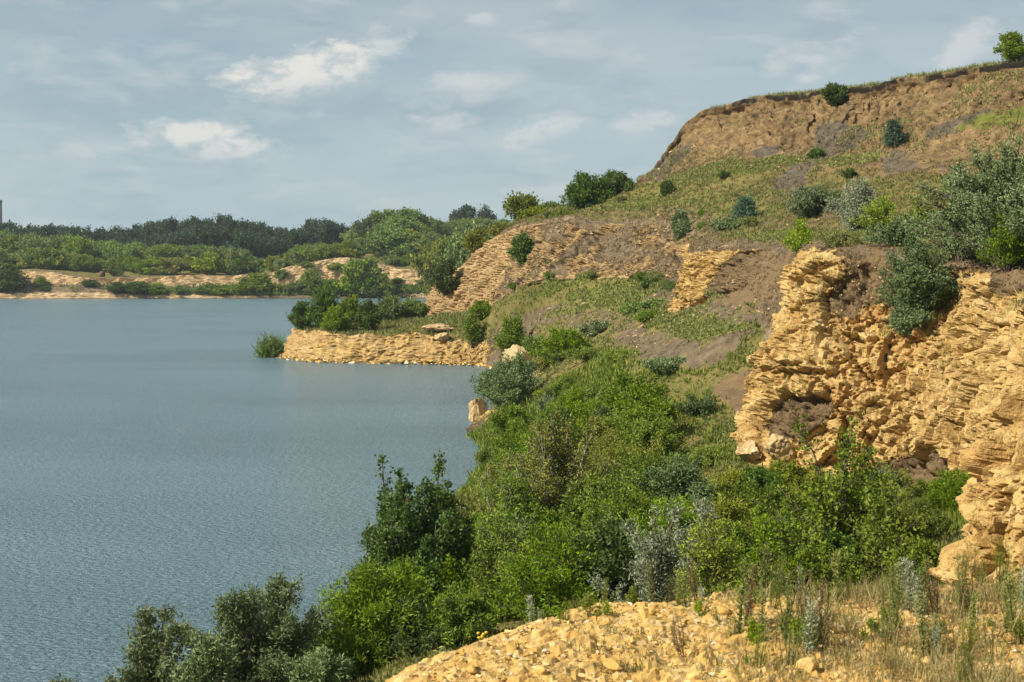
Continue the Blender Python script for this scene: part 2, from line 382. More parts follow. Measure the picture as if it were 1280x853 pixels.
rib = 1-np.abs(fbm(q*np.array([.13, .13, .05]), 2, 33))*3.2     # buttresses with clefts between
smooth_small = sstep(260, 420, q[:, 1])
disp = amp*(1.25*np.clip(rib, -1, 1)*np.where(s_[rk] == 3, 1, .2)+.7*but+np.where(s_[rk] == 1, .75, .12)*(course-.5)+.55*b1-.28*sstep(.10, .0, e1)+.40*b2-.20*sstep(.12, 0, e2)+.27*b3-.10*sstep(.12, 0, e3)+.11*nC[rk]-.45*pock)
cleft = np.zeros(len(p)); cleft[rk] = sstep(.25, -.45, rib+.25*nC[rk])*(s_[rk] == 3)*sstep(1., .75, t_[rk])
vj1, vj2, vjc = worley(q*np.array([.62, .62, .11])+.5*wp, 121)
disp += amp*(np.where(s_[rk] == 3, 1, .6))*(.75*(vjc-.5)-.42*sstep(.09, 0, vj2-vj1))*(1-smooth_small)
disp += amp*smooth_small*(3.2*fbm(q*np.array([.055, .055, .03]), 3, 35)+1.2*fbm(q*.2, 2, 36))
disp *= np.where(s_[rk] == 1, .62, 1.0)
hl = s_[rk] == 1
p = p.copy(); p[rk] += out[rk]*disp[:, None]
led = .9*fbm(p*np.array([.13, .13, 0]), 3, 111)+.35*fbm(p*np.array([.6, .6, 0]), 2, 112)
p[:, 2] += np.where(s_ == 1, led*t_, np.where(s_ == 2, led*(1-t_), 0))*sstep(190, 205, p[:, 1])*sstep(300, 262, p[:, 1])
# slopes: humps, gullies, clods
sl = ~rk & (s_ > 0)
def wor(q):
    o = np.zeros(len(q)); kk = (s_ == 6) | ((rock < .3) & (s_ > 1) & (s_ < 5)); o[kk] = worley(q[kk], 85)[2]; return o
ridge = np.abs(fbm(p*np.array([.16, .16, .05]), 3, 81))
gul = (s_ == 6)
p[:, 2] += np.where(sl & ~gul & (s_ < 6), (.55*nA+.28*nB+.10*nC)*np.clip(dist/70, .35, 1.6)*np.where(s_ == 5, sstep(1., .85, t_), 1), 0)
wz = wor(p*np.array([.9, .9, .9])); p[:, 2] += np.where(sl & (s_ > 1) & (s_ < 5), .30*(wz-.5), 0)
bl = np.where(gul, (1.9*nA*sstep(1.02, .85, t_)-.75*(.22-np.clip(ridge, 0, .22))/.22-.5*sstep(.3, 0, np.abs(fbm(p*np.array([.75, .75, .12]), 3, 83)))+.5*nB+.30*nC+.35*(wor(p*np.array([1.1, 1.1, 1.4]))-.5)*sstep(1., .9, t_))*sstep(0, .2, t_)*sstep(1.0, .97, t_)*(1-far), 0)
p += out*bl[:, None]
Gd = p.reshape(n_, m_, 3)

idx = np.arange(n_*m_).reshape(n_, m_)
Q = np.stack([idx[:-1, :-1], idx[:-1, 1:], idx[1:, 1:], idx[1:, :-1]], -1).reshape(-1, 4)
# orient faces up
fn = np.cross(p[Q[:, 1]]-p[Q[:, 0]], p[Q[:, 3]]-p[Q[:, 0]])
if fn[:, 2].mean() < 0: Q = Q[:, ::-1]
BV = BVHTree.FromPolygons([tuple(v) for v in p.tolist()], [tuple(f) for f in Q.tolist()])
EYEV = Vector((0, 0, EYE))

def hit(x, y):
    """where the terrain stands behind photograph pixel (x, y)"""
    h = BV.ray_cast(EYEV, Vector(((x-HX)/F, 1, -(y-HY)/F)).normalized())
    return h[0]
def ground(X, Y, z0=None):
    """height of the terrain at (X, Y): the lowest sheet when it overhangs below z0"""
    h = BV.ray_cast(Vector((X, Y, 200 if z0 is None else z0)), Vector((0, 0, -1)))
    return h[0].z if h[0] is not None else 0.0

# patches of bare scree, soil and green on the slopes, placed where they lie on the ground
def patch(arr, px, py, rx, ry, amt, ang=0.0, mode='max'):
    h = hit(px, py)
    if h is None: return
    d = h.y; a = math.radians(ang)
    # size in metres across the view and up the slope
    ex = np.array([math.cos(a), 0, math.sin(a)]); ez = np.array([-math.sin(a), .0, math.cos(a)])
    v = p-np.array(h); near = np.abs(v[:, 1]) < 0.35*d
    u = (v@ex)/(rx*d/F); w = (v@ez)/(ry*d/F)
    r = u*u+w*w+.8*nB+.5*nC
    g = sstep(1.25, .45, r)*near*amt
    if mode == 'max': arr[:] = np.maximum(arr, g)
    else: arr[:] = arr*(1-g)
spill = np.zeros(len(p))
for (x, y, rx, ry, a, g) in [(972,350,12,26,1,35),(922,486,34,18,1,30),(1165,615,50,48,1,35),(1262,350,24,14,.9,40),(1058,322,10,12,.6,10),(935,350,16,50,1,-40)]:
    patch(spill, x, y, rx, ry, a, g)
spill = np.maximum(spill, .30*cleft)
rock *= 1-.9*spill
soilp = np.zeros(len(p)); lush = np.zeros(len(p)); shale = np.zeros(len(p))
for (x, y, rx, ry, a, g) in [(730,300,75,28,.35,-6),(800,310,50,25,.45,0),(900,410,55,16,.9,20),(850,440,70,14,.8,12),(945,470,55,30,1,30),(1165,620,45,45,1,35),
      (640,420,40,16,.9,25),(680,395,60,12,.7,22),(820,365,40,20,.8,40),(740,400,50,10,.5,20),(945,330,14,60,.8,-40),(620,445,30,10,.9,10), (905,345,16,50,.6,-40)]:
    patch(soilp, x, y, rx, ry, a, g)
for (x, y, rx, ry, a, g) in [(1000,212,60,9,1,35),(960,188,26,7,1,18),(1055,165,18,26,1,-15),(1030,190,30,14,.8,35),(1200,155,40,9,.8,25),(1118,205,40,8,.5,35),(985,235,40,8,.6,30),(835,205,40,10,.7,45),(1125,205,14,30,.6,-30)]:
    patch(shale, x, y, rx, ry, a, g)
for (x, y, rx, ry, a, g) in [(890,215,50,14,1,12),(960,205,60,10,.8,10),(1060,200,40,10,.8,5),(1240,150,40,12,.7,15),(760,365,60,12,.8,12),(690,360,50,10,.9,20),(880,410,60,9,.7,8),(770,255,80,12,.7,0),
      (960,295,50,8,.8,0),(840,400,40,12,.7,15),(720,385,60,8,.6,20),(670,330,30,8,.6,10),(900,250,70,10,.5,0),(620,420,40,8,.5,0),(960,580,60,30,.8,0),(560,405,60,6,.6,0), (470,400,60,6,.6,0)]:
    patch(lush, x, y, rx, ry, a, g)
for arr in (rock,): pass
notrock = 1-sstep(.35, .7, rock); soilp = np.maximum(soilp, spill*(s_ > 1))
soilp *= notrock; shale *= notrock; lush *= notrock
grass *= 1-.8*soilp; grass *= 1-.9*shale; lush *= .8; grass = np.maximum(grass, lush); sand *= 1-.7*lush
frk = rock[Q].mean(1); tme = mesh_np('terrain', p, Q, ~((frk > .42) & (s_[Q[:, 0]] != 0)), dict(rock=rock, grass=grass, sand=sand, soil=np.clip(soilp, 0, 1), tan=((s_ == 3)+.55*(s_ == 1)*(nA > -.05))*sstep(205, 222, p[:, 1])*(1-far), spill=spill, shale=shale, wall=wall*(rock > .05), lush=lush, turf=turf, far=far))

def terrain_material():
    g = N('quarry_ground')
    co = g.n('TexCoord').outputs['Object']
    n1 = g.noise(co, .22, 6, .6); n2 = g.noise(co, 1.1, 7, .62); n3 = g.noise(co, 5.0, 6, .6); n4 = g.noise(co, .05, 4)
    flat = g.n('Mapping', {'Vector': co, 'Scale': (.5, .5, 1.7)}).outputs[0]
    n5 = g.noise(flat, 1.0, 6, .6, .6)
    vor = g.n('TexVoronoi', {'Vector': co, 'Scale': 1.9, 'Randomness': 1.0}, feature='F1')
    vorf = g.n('TexVoronoi', {'Vector': g.n('VectorMath', {0: co, 1: g.n('VectorMath', {0: g.n('TexNoise', {'Vector': co, 'Scale': 2.0}).outputs[1], 'Scale': .35}, operation='SCALE').outputs[0]}, operation='ADD').outputs[0], 'Scale': 1.5}, feature='DISTANCE_TO_EDGE')
    # limestone: ochre, tan and cream beds
    rc = g.ramp(g.math('ADD', g.math('MULTIPLY', n5, .55), g.math('MULTIPLY', n2, .5)),
                [(.36, (.20, .110, .034)), (.46, (.41, .250, .075)), (.55, (.55, .375, .135)), (.68, (.69, .54, .29))])
    rc = g.mix(g.math('MULTIPLY', g.ramp(n1, [(.52, 0.), (.66, 1.)]), .6), rc, (.44, .20, .05))
    rc = g.mix(g.math('MULTIPLY', g.ramp(n4, [(.45, 0.), (.6, 1.)]), .28), rc, (.58, .42, .19))
    tone = g.n('SeparateColor', {0: vor.outputs['Color']}).outputs[0]
    rc = g.mix(.34, rc, g.mix(tone, (.22, .115, .03), (.72, .52, .22)))
    rc = g.mix(g.math('MULTIPLY', g.ramp(n3, [(.58, 0.), (.72, 1.)]), .45), rc, (.16, .10, .05))
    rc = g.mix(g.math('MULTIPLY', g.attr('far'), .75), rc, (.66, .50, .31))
    rc = g.mix(g.math('MULTIPLY', g.attr('tan'), .55), rc, g.mix(n1, (.28, .175, .095), (.52, .39, .24)))
    rc = g.mix(g.math('MULTIPLY', g.attr('wall'), .6), rc, g.mix(n2, (.16, .105, .06), (.42, .30, .18)))
    # bluff loam
    sc = g.ramp(g.math('ADD', g.math('MULTIPLY', n2, .6), g.math('MULTIPLY', n1, .4)), [(.38, (.072, .049, .026)), (.5, (.165, .110, .052)), (.64, (.31, .212, .102))])
    sc = g.mix(g.math('MULTIPLY', g.ramp(n5, [(.45, 0.), (.65, 1.)]), .35), sc, (.33, .215, .095))
    sc = g.mix(g.math('MULTIPLY', g.ramp(n3, [(.52, 0.), (.68, 1.)]), .55), sc, (.075, .055, .028))
    # scree and clay
    dc = g.ramp(n2, [(.36, (.070, .050, .030)), (.52, (.155, .115, .068)), (.66, (.27, .205, .125))])
    dc = g.mix(g.math('MULTIPLY', g.ramp(n3, [(.52, 0.), (.66, 1.)]), .6), dc, (.33, .26, .16))
    sh = g.ramp(n2, [(.35, (.060, .050, .038)), (.65, (.15, .122, .088))])
    # grass and herbs
    gc = g.ramp(g.math('ADD', g.math('MULTIPLY', n2, .55), g.math('MULTIPLY', n1, .45)),
                [(.38, (.075, .080, .020)), (.46, (.135, .13, .032)), (.54, (.19, .155, .050)), (.64, (.23, .165, .070))])
    lc = g.ramp(n2, [(.35, (.075, .105, .016)), (.65, (.15, .175, .034))])
    rag = g.math('MULTIPLY', g.math('SUBTRACT', g.math('ADD', g.math('MULTIPLY', n2, .6), g.math('MULTIPLY', n3, .4)), .5), 2.6)
    def cut(a, lo=.35, hi=.62, r=1.0):
        return g.n('MapRange', {0: g.math('MULTIPLY_ADD', rag, r*.5, a), 1: lo, 2: hi}, interpolation_type='SMOOTHSTEP').outputs[0]
    gc = g.mix(g.math('MULTIPLY', g.ramp(n3, [(.50, 0.), (.64, 1.)]), .6), gc, (.06, .06, .022))
    c = g.mix(cut(g.attr('sand')), dc, sc)
    c = g.mix(cut(g.attr('soil')), c, g.mix(.4, dc, (.105, .078, .055)))
    c = g.mix(cut(g.attr('shale')), c, sh)
    c = g.mix(cut(g.attr('grass')), c, gc)
    c = g.mix(g.math('MULTIPLY', cut(g.attr('lush')), .85), c, lc)
    c = g.mix(g.math('MULTIPLY', cut(g.attr('spill')), .8), c, g.mix(n2, (.100, .068, .036), (.26, .175, .088)))
    rockm = cut(g.attr('rock'), .28, .60, 1.5)
    c = g.mix(rockm, c, rc)
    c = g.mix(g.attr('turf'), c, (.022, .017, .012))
    # wet dark line where the rock meets the water
    zp = g.n('SeparateXYZ', {0: co}).outputs[2]
    c = g.mix(g.ramp(zp, [(.0, .8), (.25, .6), (.6, 0.)]), c, (.06, .05, .035))
    hgt = g.math('ADD', g.math('MULTIPLY', n2, .5), g.math('ADD', g.math('MULTIPLY', n3, .22), g.math('MULTIPLY', g.noise(co, 17, 4), .07)))
    vb = g.n('TexVoronoi', {'Vector': co, 'Scale': 5.2}, feature='F1', distance='CHEBYCHEV'); vc = g.n('TexVoronoi', {'Vector': g.n('Mapping', {'Vector': co, 'Scale': (1, 1, 1.5)}).outputs[0], 'Scale': 2.3}, feature='F1', distance='CHEBYCHEV')
    t2 = g.n('SeparateColor', {0: vb.outputs['Color']}).outputs[1]; t3 = g.n('SeparateColor', {0: vc.outputs['Color']}).outputs[1]
    hr = g.math('ADD', g.math('MULTIPLY', t3, .30), g.math('ADD', g.math('MULTIPLY', t2, .18), g.math('MULTIPLY', n5, .22)))
    hgt = g.math('ADD', hgt, g.math('MULTIPLY', hr, rockm))
    b = g.n('Bump', {'Height': hgt, 'Strength': .95, 'Distance': .6})
    bs = g.n('BsdfPrincipled', {'Base Color': c, 'Roughness': .92, 'Specular IOR Level': .15, 'Normal': b.outputs[0]})
    g.link(bs.outputs[0], g.out.inputs[0])
    return g.m
terrain = put('terrain', tme, mat=terrain_material()); tag(terrain, kind='structure')

# ---------------------------------------------------------------- lake
def water():
    g = N('lake_water')
    co = g.n('TexCoord').outputs['Object']
    r1 = g.noise(g.n('Mapping', {'Vector': co, 'Scale': (.8, 1.5, 1), 'Rotation': (0, 0, .25)}).outputs[0], 3.0, 4, .62, .3)
    r2 = g.noise(g.n('Mapping', {'Vector': co, 'Scale': (.10, .17, 1), 'Rotation': (0, 0, .2)}).outputs[0], 1., 3, .5)
    calm = g.ramp(g.noise(g.n('Mapping', {'Vector': co, 'Scale': (.012, .03, 1)}).outputs[0], 1., 4), [(.38, .82), (.62, 1.0)])
    h = g.math('ADD', r1, g.math('MULTIPLY', r2, .9))
    b = g.n('Bump', {'Height': h, 'Strength': calm, 'Distance': 1.05})
    bs = g.n('BsdfPrincipled', {'Base Color': (.135, .235, .285, 1), 'Roughness': .24, 'IOR': 1.33, 'Normal': b.outputs[0]})
    g.link(bs.outputs[0], g.out.inputs[0])
    xs = np.array([-2500., -900, -300, -100, 60.]); ys = np.array([-200., 0, 100, 300, 700, 1500])
    V = [(x, y, 0) for y in ys for x in xs]
    Qw = [(j*5+i, j*5+i+1, (j+1)*5+i+1, (j+1)*5+i) for j in range(5) for i in range(4)]
    o = put('water', mesh_np('water', V, Qw), mat=g.m); tag(o, kind='structure')
water()
# ---------------------------------------------------------------- plants
def leaf_mat(name, dark, light, back, trans=.30, spec=.25, tuft=False):
    g = N(name)
    tint = g.attr('tint'); clump = g.attr('clump')
    rnd = g.n('ObjectInfo').outputs['Random']
    f = g.math('ADD', g.math('MULTIPLY', tint, .55), g.math('MULTIPLY', clump, .45))
    c = g.ramp(f, [(.12, dark), (.55, light), (.95, back)])
    hs = g.n('HueSaturation', {'Hue': g.math('MULTIPLY_ADD', rnd, .03, .485), 'Saturation': g.math('MULTIPLY_ADD', rnd, .2, .9), 'Value': g.math('MULTIPLY_ADD', g.math('FRACT', g.math('MULTIPLY', rnd, 7.13)), .4, .8), 'Color': c})
    c = hs.outputs[0]
    bs = g.n('BsdfPrincipled', {'Base Color': c, 'Roughness': .55, 'Specular IOR Level': spec})
    tr = g.n('BsdfTranslucent', {'Color': g.mix(.5, c, (.20, .26, .03))})
    mx = g.n('MixShader', {0: trans, 1: bs.outputs[0], 2: tr.outputs[0]})
    g.link(mx.outputs[0], g.out.inputs[0])
    return g.m
def bark_mat(name, a, b):
    g = N(name); co = g.n('TexCoord').outputs['Object']
    n = g.noise(g.n('Mapping', {'Vector': co, 'Scale': (6, 6, 1.5)}).outputs[0], 2, 5)
    c = g.ramp(n, [(.35, a), (.65, b)])
    bs = g.n('BsdfPrincipled', {'Base Color': c, 'Roughness': .9, 'Specular IOR Level': .1, 'Normal': g.n('Bump', {'Height': n, 'Strength': .5, 'Distance': .02}).outputs[0]})
    g.link(bs.outputs[0], g.out.inputs[0]); return g.m
M = dict(
 silver=leaf_mat('silver_leaves', (.070, .105, .034), (.165, .22, .088), (.29, .35, .18), .18),
 pale=leaf_mat('pale_silver_leaves', (.15, .18, .11), (.30, .33, .21), (.48, .50, .36), .18),
 willow=leaf_mat('willow_leaves', (.064, .110, .011), (.185, .270, .021), (.35, .41, .05), .36),
 dark=leaf_mat('dark_leaves', (.034, .066, .012), (.080, .135, .022), (.16, .22, .048), .25),
 poplar=leaf_mat('poplar_leaves', (.032, .068, .014), (.080, .145, .028), (.18, .25, .06), .25, .4),
 birch=leaf_mat('birch_leaves', (.085, .110, .012), (.23, .255, .026), (.44, .42, .07), .32),
 lime=leaf_mat('bright_leaves', (.13, .20, .013), (.28, .38, .025), (.42, .48, .05), .40),
 maple=leaf_mat('maple_leaves', (.060, .105, .009), (.185, .250, .020), (.36, .42, .045), .36),
 wood=leaf_mat('wood_edge_leaves', (0.079, 0.127, 0.035), (0.175, 0.252, 0.061), (0.301, 0.368, 0.103), .25),
 forest=leaf_mat('forest_leaves', (.018,.042,.022), (.036,.070,.034), (.062,.10,.048), .15),
 conifer=leaf_mat('conifer_needles', (0.027, 0.065, 0.037), (0.065, 0.123, 0.072), (0.135, 0.210, 0.128), .1),
 dry=leaf_mat('dry_stalks', (.26,.19,.075), (.42,.33,.13), (.60,.50,.23), .25),
 weed=leaf_mat('weed_leaves', (0.088, 0.112, 0.030), (0.217, 0.239, 0.065), (0.405, 0.390, 0.135), .3),
 reed=leaf_mat('reed_blades', (0.062, 0.112, 0.022), (0.145, 0.217, 0.043), (0.285, 0.330, 0.090), .3),
 rust=leaf_mat('brown_stalks', (.12,.075,.04), (.20,.13,.07), (.32,.22,.11), .15),
 bark=bark_mat('bark', (.06,.045,.035), (.17,.14,.11)),
 palebark=bark_mat('pale_bark', (.14,.12,.10), (.34,.31,.27)),
)
RNG = np.random.default_rng(7)

def tubes(paths, radii, sides=5):
    """paths (n, k, 3), radii (n, k) -> verts, quads"""
    n, k, _ = paths.shape
    tg = np.gradient(paths, axis=1); tg /= np.linalg.norm(tg, axis=2, keepdims=True)+1e-9
    ref = np.where(np.abs(tg[..., 2:3]) < .9, np.array([0, 0, 1.]), np.array([1., 0, 0]))
    a = np.cross(tg, ref); a /= np.linalg.norm(a, axis=2, keepdims=True)+1e-9
    b = np.cross(tg, a)
    th = np.arange(sides)/sides*2*math.pi
    V = paths[:, :, None]+radii[:, :, None, None]*(np.cos(th)[None, None, :, None]*a[:, :, None]+np.sin(th)[None, None, :, None]*b[:, :, None])
    idx = np.arange(n*k*sides).reshape(n, k, sides); nx = np.roll(idx, -1, 2)
    Q = np.stack([idx[:, :-1], nx[:, :-1], nx[:, 1:], idx[:, 1:]], -1).reshape(-1, 4)
    return V.reshape(-1, 3), Q

def leaf_quads(pos, dirn, L, Wd, rng, fold=.25):
    n = len(pos)
    dirn = dirn/(np.linalg.norm(dirn, axis=1, keepdims=True)+1e-9)
    r = rng.normal(size=(n, 3)); r[:, 2] *= .6
    s = np.cross(dirn, r); s /= np.linalg.norm(s, axis=1, keepdims=True)+1e-9
    up = np.cross(s, dirn)
    L = L[:, None]; Wd = Wd[:, None]
    a = pos; c = pos+dirn*L; m = pos+dirn*L*.45
    V = np.stack([a, m+s*Wd*.5+up*Wd*fold, c, m-s*Wd*.5+up*Wd*fold], 1).reshape(-1, 3)
    return V, np.arange(4*n).reshape(n, 4)

def bez(a, b, c, k):
    t = np.linspace(0, 1, k)[None, :, None]
    return (1-t)**2*a[:, None]+2*t*(1-t)*b[:, None]+t*t*c[:, None]

def plant(name, h, w, seed, stems=24, twigs=14, leaves=30, leaf=(.10, .045), form='dome', twl=.22, start=.12, droop=0.0, up=.5, trunk=0.0, base=.10, lean=0.0, ragged=.25, wood=True, bare=0):
    """one woody plant: stems curve from the foot to an uneven envelope, carry twigs, and the twigs carry single leaves.
    returns (wood mesh, leaf mesh)"""
    rng = np.random.default_rng(seed)
    n = stems
    ph = rng.uniform(0, 2*math.pi, n)
    rr = np.sqrt(rng.uniform(0, 1, n))
    lob = 1+ragged*np.sin(ph*3+rng.uniform(0, 6))*rng.uniform(.5, 1)+ragged*.5*np.sin(ph*5+rng.uniform(0, 6))
    R = w*.58
    if form == 'dome':
        zt = h*np.sqrt(np.clip(1-(rr*.93)**2, 0, 1))*rng.uniform(1-ragged*1.2, 1.02, n)
        zt[:3] = h*rng.uniform(.93, 1., 3); rr[:3] *= .4
        rt = R*rr*lob
    elif form == 'column':
        rr = rr**.75; zt = h*(1-.40*rr**2)*rng.uniform(.80, 1.0, n); rt = R*rr*lob*.95
        zt[:2] = h; rr[:2] *= .3
    elif form == 'spread':      # flat topped, arching
        zt = h*(1-.35*rr**2)*rng.uniform(.7, 1.02, n); rt = R*rr*lob
    elif form == 'cone':
        zt = h*rng.uniform(.08, 1, n)**.8; zt[0] = h; rt = R*(1-zt/h)**.8*rng.uniform(.7, 1.05, n)+.02*R
    elif form == 'ball':        # crown on a trunk
        zt = trunk*h+(1-trunk)*h*(.5+.5*np.sign(rng.uniform(-.75, 1, n))*np.sqrt(np.clip(1-rr**2, 0, 1))*rng.uniform(.75, 1.02, n))
        rt = R*rr**.7*lob
    tip = np.stack([rt*np.cos(ph)+lean*zt, rt*np.sin(ph), zt], 1)
    foot = np.stack([np.cos(ph), np.sin(ph), 0*ph], 1)*(base*R*rr)[:, None]
    if trunk > 0 or form == 'cone':
        hz = (np.minimum(zt*.75, trunk*h*rng.uniform(.6, 1.5, n)) if form != 'cone' else zt*.95)
        foot = np.stack([0*ph, 0*ph, hz], 1)+np.stack([lean*hz, 0*ph, 0*ph], 1)
    ctl = foot*.5+tip*.5; ctl[:, 2] = foot[:, 2]+(tip[:, 2]-foot[:, 2])*(.5+.35*up); ctl[:, :2] = foot[:, :2]+(tip[:, :2]-foot[:, :2])*(.6-.45*up)
    if form == 'column': ctl[:, :2] = foot[:, :2]+(tip[:, :2]-foot[:, :2])*.8; ctl[:, 2] = zt*.33
    ctl += rng.normal(size=(n, 3))*h*.03
    k = 7
    pth = bez(foot, ctl, tip, k)
    pth[:, 1:-1] += rng.normal(size=(n, k-2, 3))*h*.008
    Ln = np.linalg.norm(tip-foot, axis=1)
    # twigs
    m = twigs
    t = start+(1-start)*rng.uniform(0, 1, (n, m))**.85
    fi = t*(k-1); i0 = np.clip(fi.astype(int), 0, k-2); ff = (fi-i0)[..., None]
    ar = np.arange(n)[:, None]
    tp = pth[ar, i0]*(1-ff)+pth[ar, i0+1]*ff
    td = pth[ar, i0+1]-pth[ar, i0]; td /= np.linalg.norm(td, axis=2, keepdims=True)+1e-9
    rnd = rng.normal(size=(n, m, 3)); rnd /= np.linalg.norm(rnd, axis=2, keepdims=True)
    if form == 'cone': rnd[..., 2] *= .3
    od = td*(.35+.5*up)+rnd*.85+np.array([0, 0, .25*up-droop])
    od /= np.linalg.norm(od, axis=2, keepdims=True)
    tl = twl*h*(1.15-.75*t)*rng.uniform(.5, 1.1, (n, m))
    if form == 'cone': tl = twl*R*rng.uniform(.5, 1.1, (n, m))
    tl = np.minimum(tl, Ln[:, None]*.7+.02*h)
    te = tp+od*tl[..., None]; te[..., 2] = np.maximum(te[..., 2], .02*h)
    # leaves along the twigs
    q = leaves
    s = rng.uniform(.05, 1.05, (n, m, q))**.8
    lp = tp[:, :, None]+(te-tp)[:, :, None]*s[..., None]
    lp = lp+rng.normal(size=lp.shape)*(leaf[0]*.55+.012*h*.3)
    lr = rng.normal(size=lp.shape); lr /= np.linalg.norm(lr, axis=-1, keepdims=True)
    ld = od[:, :, None]*.55+lr*.8+np.array([0, 0, .15*up-droop*1.3])
    cl = np.repeat(np.clip(rng.normal(.5, .22, (n, m)), 0, 1)[..., None], q, 2)
    cl = np.clip(cl*.6+np.clip(rng.normal(.5, .25, n), 0, 1)[:, None, None]*.4, 0, 1)
    pos = lp.reshape(-1, 3); dr = ld.reshape(-1, 3)
    if pos[:, 2].min() < 0: pos[:, 2] = np.maximum(pos[:, 2], .01*h)
    if bare: keep = np.repeat(np.arange(n) >= bare, m*q); pos, dr, cl = pos[keep], dr[keep], cl.reshape(-1)[keep]
    sz = rng.uniform(.65, 1.25, len(pos))
    V, Qd = leaf_quads(pos, dr, leaf[0]*sz, leaf[1]*sz, rng)
    lm = mesh_np(name+'_crown', V, Qd, False, None, dict(tint=rng.uniform(0, 1, len(Qd)), clump=cl.reshape(-1)))
    # wood
    r0 = np.clip(.010*h+.004*Ln, .012, .12)
    rad = r0[:, None]*np.linspace(1, .22, k)[None]
    Vs, Qs = tubes(pth, rad, 5)
    if wood:
        tw = bez(tp.reshape(-1, 3), (tp*.5+te*.5).reshape(-1, 3)+rng.normal(size=(n*m, 3))*h*.006, te.reshape(-1, 3), 3)
        Vt, Qt = tubes(tw, np.tile(np.array([[.30, .2, .08]])*r0.mean(), (n*m, 1)), 3)
        Qs = np.concatenate([Qs, Qt+len(Vs)]); Vs = np.concatenate([Vs, Vt])
    if trunk > 0 or form == 'cone':
        top = (trunk*1.35*h if form != 'cone' else h)
        tz = np.linspace(-.03*h, top, 8)
        tpth = np.stack([lean*tz+.012*h*np.sin(tz/h*5+seed), .012*h*np.cos(tz/h*4+seed)-.012*h, tz], 1)[None]
        Vt, Qt = tubes(tpth, (.026*h*np.linspace(1.15, .35, 8))[None], 8)
        Qs = np.concatenate([Qs, Qt+len(Vs)]); Vs = np.concatenate([Vs, Vt])
    wm = mesh_np(name+'_wood', Vs, Qs, True)
    return wm, lm

KINDS = {
 # kind: name, category, leaf material, bark, wood part, foliage part, generator settings
 'silver': ('silver_willow', 'shrub', 'silver', 'bark', dict(leaf=(.19, .068), stems=56, twigs=26, leaves=34, up=.6, twl=.20, ragged=.28)),
 'pale':   ('pale_shrub', 'shrub', 'pale', 'bark', dict(leaf=(.16, .056), stems=36, twigs=18, leaves=24, up=.6, twl=.2, ragged=.3)),
 'willow': ('green_willow', 'shrub', 'willow', 'bark', dict(leaf=(.19, .062), stems=44, twigs=20, leaves=26, up=.9, twl=.22, ragged=.22)),
 'dark':   ('dark_shrub', 'shrub', 'dark', 'bark', dict(leaf=(.15, .08), stems=34, twigs=20, leaves=24, up=.4, twl=.18, ragged=.2)),
 'lime':   ('bright_sapling', 'sapling', 'lime', 'bark', dict(leaf=(.16, .07), stems=26, twigs=16, leaves=20, up=.9, twl=.22, ragged=.25)),
 'maple':  ('maple_sapling', 'sapling', 'maple', 'bark', dict(leaf=(.20, .13), stems=26, twigs=16, leaves=14, up=.5, twl=.22, ragged=.35)),
 'birch':  ('young_birch', 'tree', 'birch', 'palebark', dict(leaf=(.13, .085), stems=46, twigs=26, leaves=26, up=.4, twl=.20, ragged=.25)),
 'poplar': ('young_poplar', 'tree', 'poplar', 'bark', dict(leaf=(.15, .125), stems=62, twigs=46, leaves=18, form='column', up=1.0, twl=.10, start=.06, ragged=.12, base=.5)),
 'conifer':('young_spruce', 'tree', 'conifer', 'bark', dict(leaf=(.22, .05), stems=90, twigs=8, leaves=14, form='cone', twl=.5)),
 'tree':   ('hill_tree', 'tree', 'wood', 'palebark', dict(leaf=(.34, .22), stems=40, twigs=16, leaves=14, form='ball', trunk=.15, up=.4, twl=.16, wood=False)),
 'reed':   ('reed_clump', 'reeds', 'reed', 'reed', dict(leaf=(.55, .05), stems=60, twigs=6, leaves=10, up=1.0, twl=.25, wood=False)),
}
def build_plant(kind, label, xc, ytop, wpx, d, group=None, seed=None, zbase=None, sink=.15, cat=None, name=None, mat=None, dx=0.0, **kw):
    nm, ct, lm_, bm_, st = KINDS[kind]
    st = dict(st); st.update(kw)
    X, Y, zt = W(xc, ytop, d)
    zb = ground(X, Y) if zbase is None else zbase
    h = max(zt-zb, .5); w = wpx*d/F
    seed = seed if seed is not None else int(xc*7+ytop*13) % 99991
    # small or far plants carry fewer leaves; leaves never shrink below what reads as foliage
    px = h*F/d*.8
    dens = np.clip(px/150, .5, 1.25)
    st['leaves'] = max(5, int(st['leaves']*dens)); st['twigs'] = max(6, int(st['twigs']*min(1, .45+dens*.6)))
    ls = np.clip(d/75, .75, 4.5)**.75
    st['leaf'] = (st['leaf'][0]*ls, st['leaf'][1]*ls*(1.25 if ls > 1.5 else 1))
    if d > 90: st['wood'] = False
    wm, lm = plant(nm, h, w, seed, **st)
    root = bpy.data.objects.new(name or nm, None); COL.objects.link(root)
    root.location = (X, Y, zb-sink); root.rotation_euler = (0, 0, RNG.uniform(0, 6.28) if not st.get('lean') else 0)
    root.empty_display_size = .3
    tag(root, label, cat or ct, group)
    put('crown' if ct in ('tree', 'sapling') else 'foliage', lm, root, M[mat or lm_])
    if kind != 'reed': put('trunk' if ct == 'tree' else 'stems', wm, root, M[bm_])
    return root
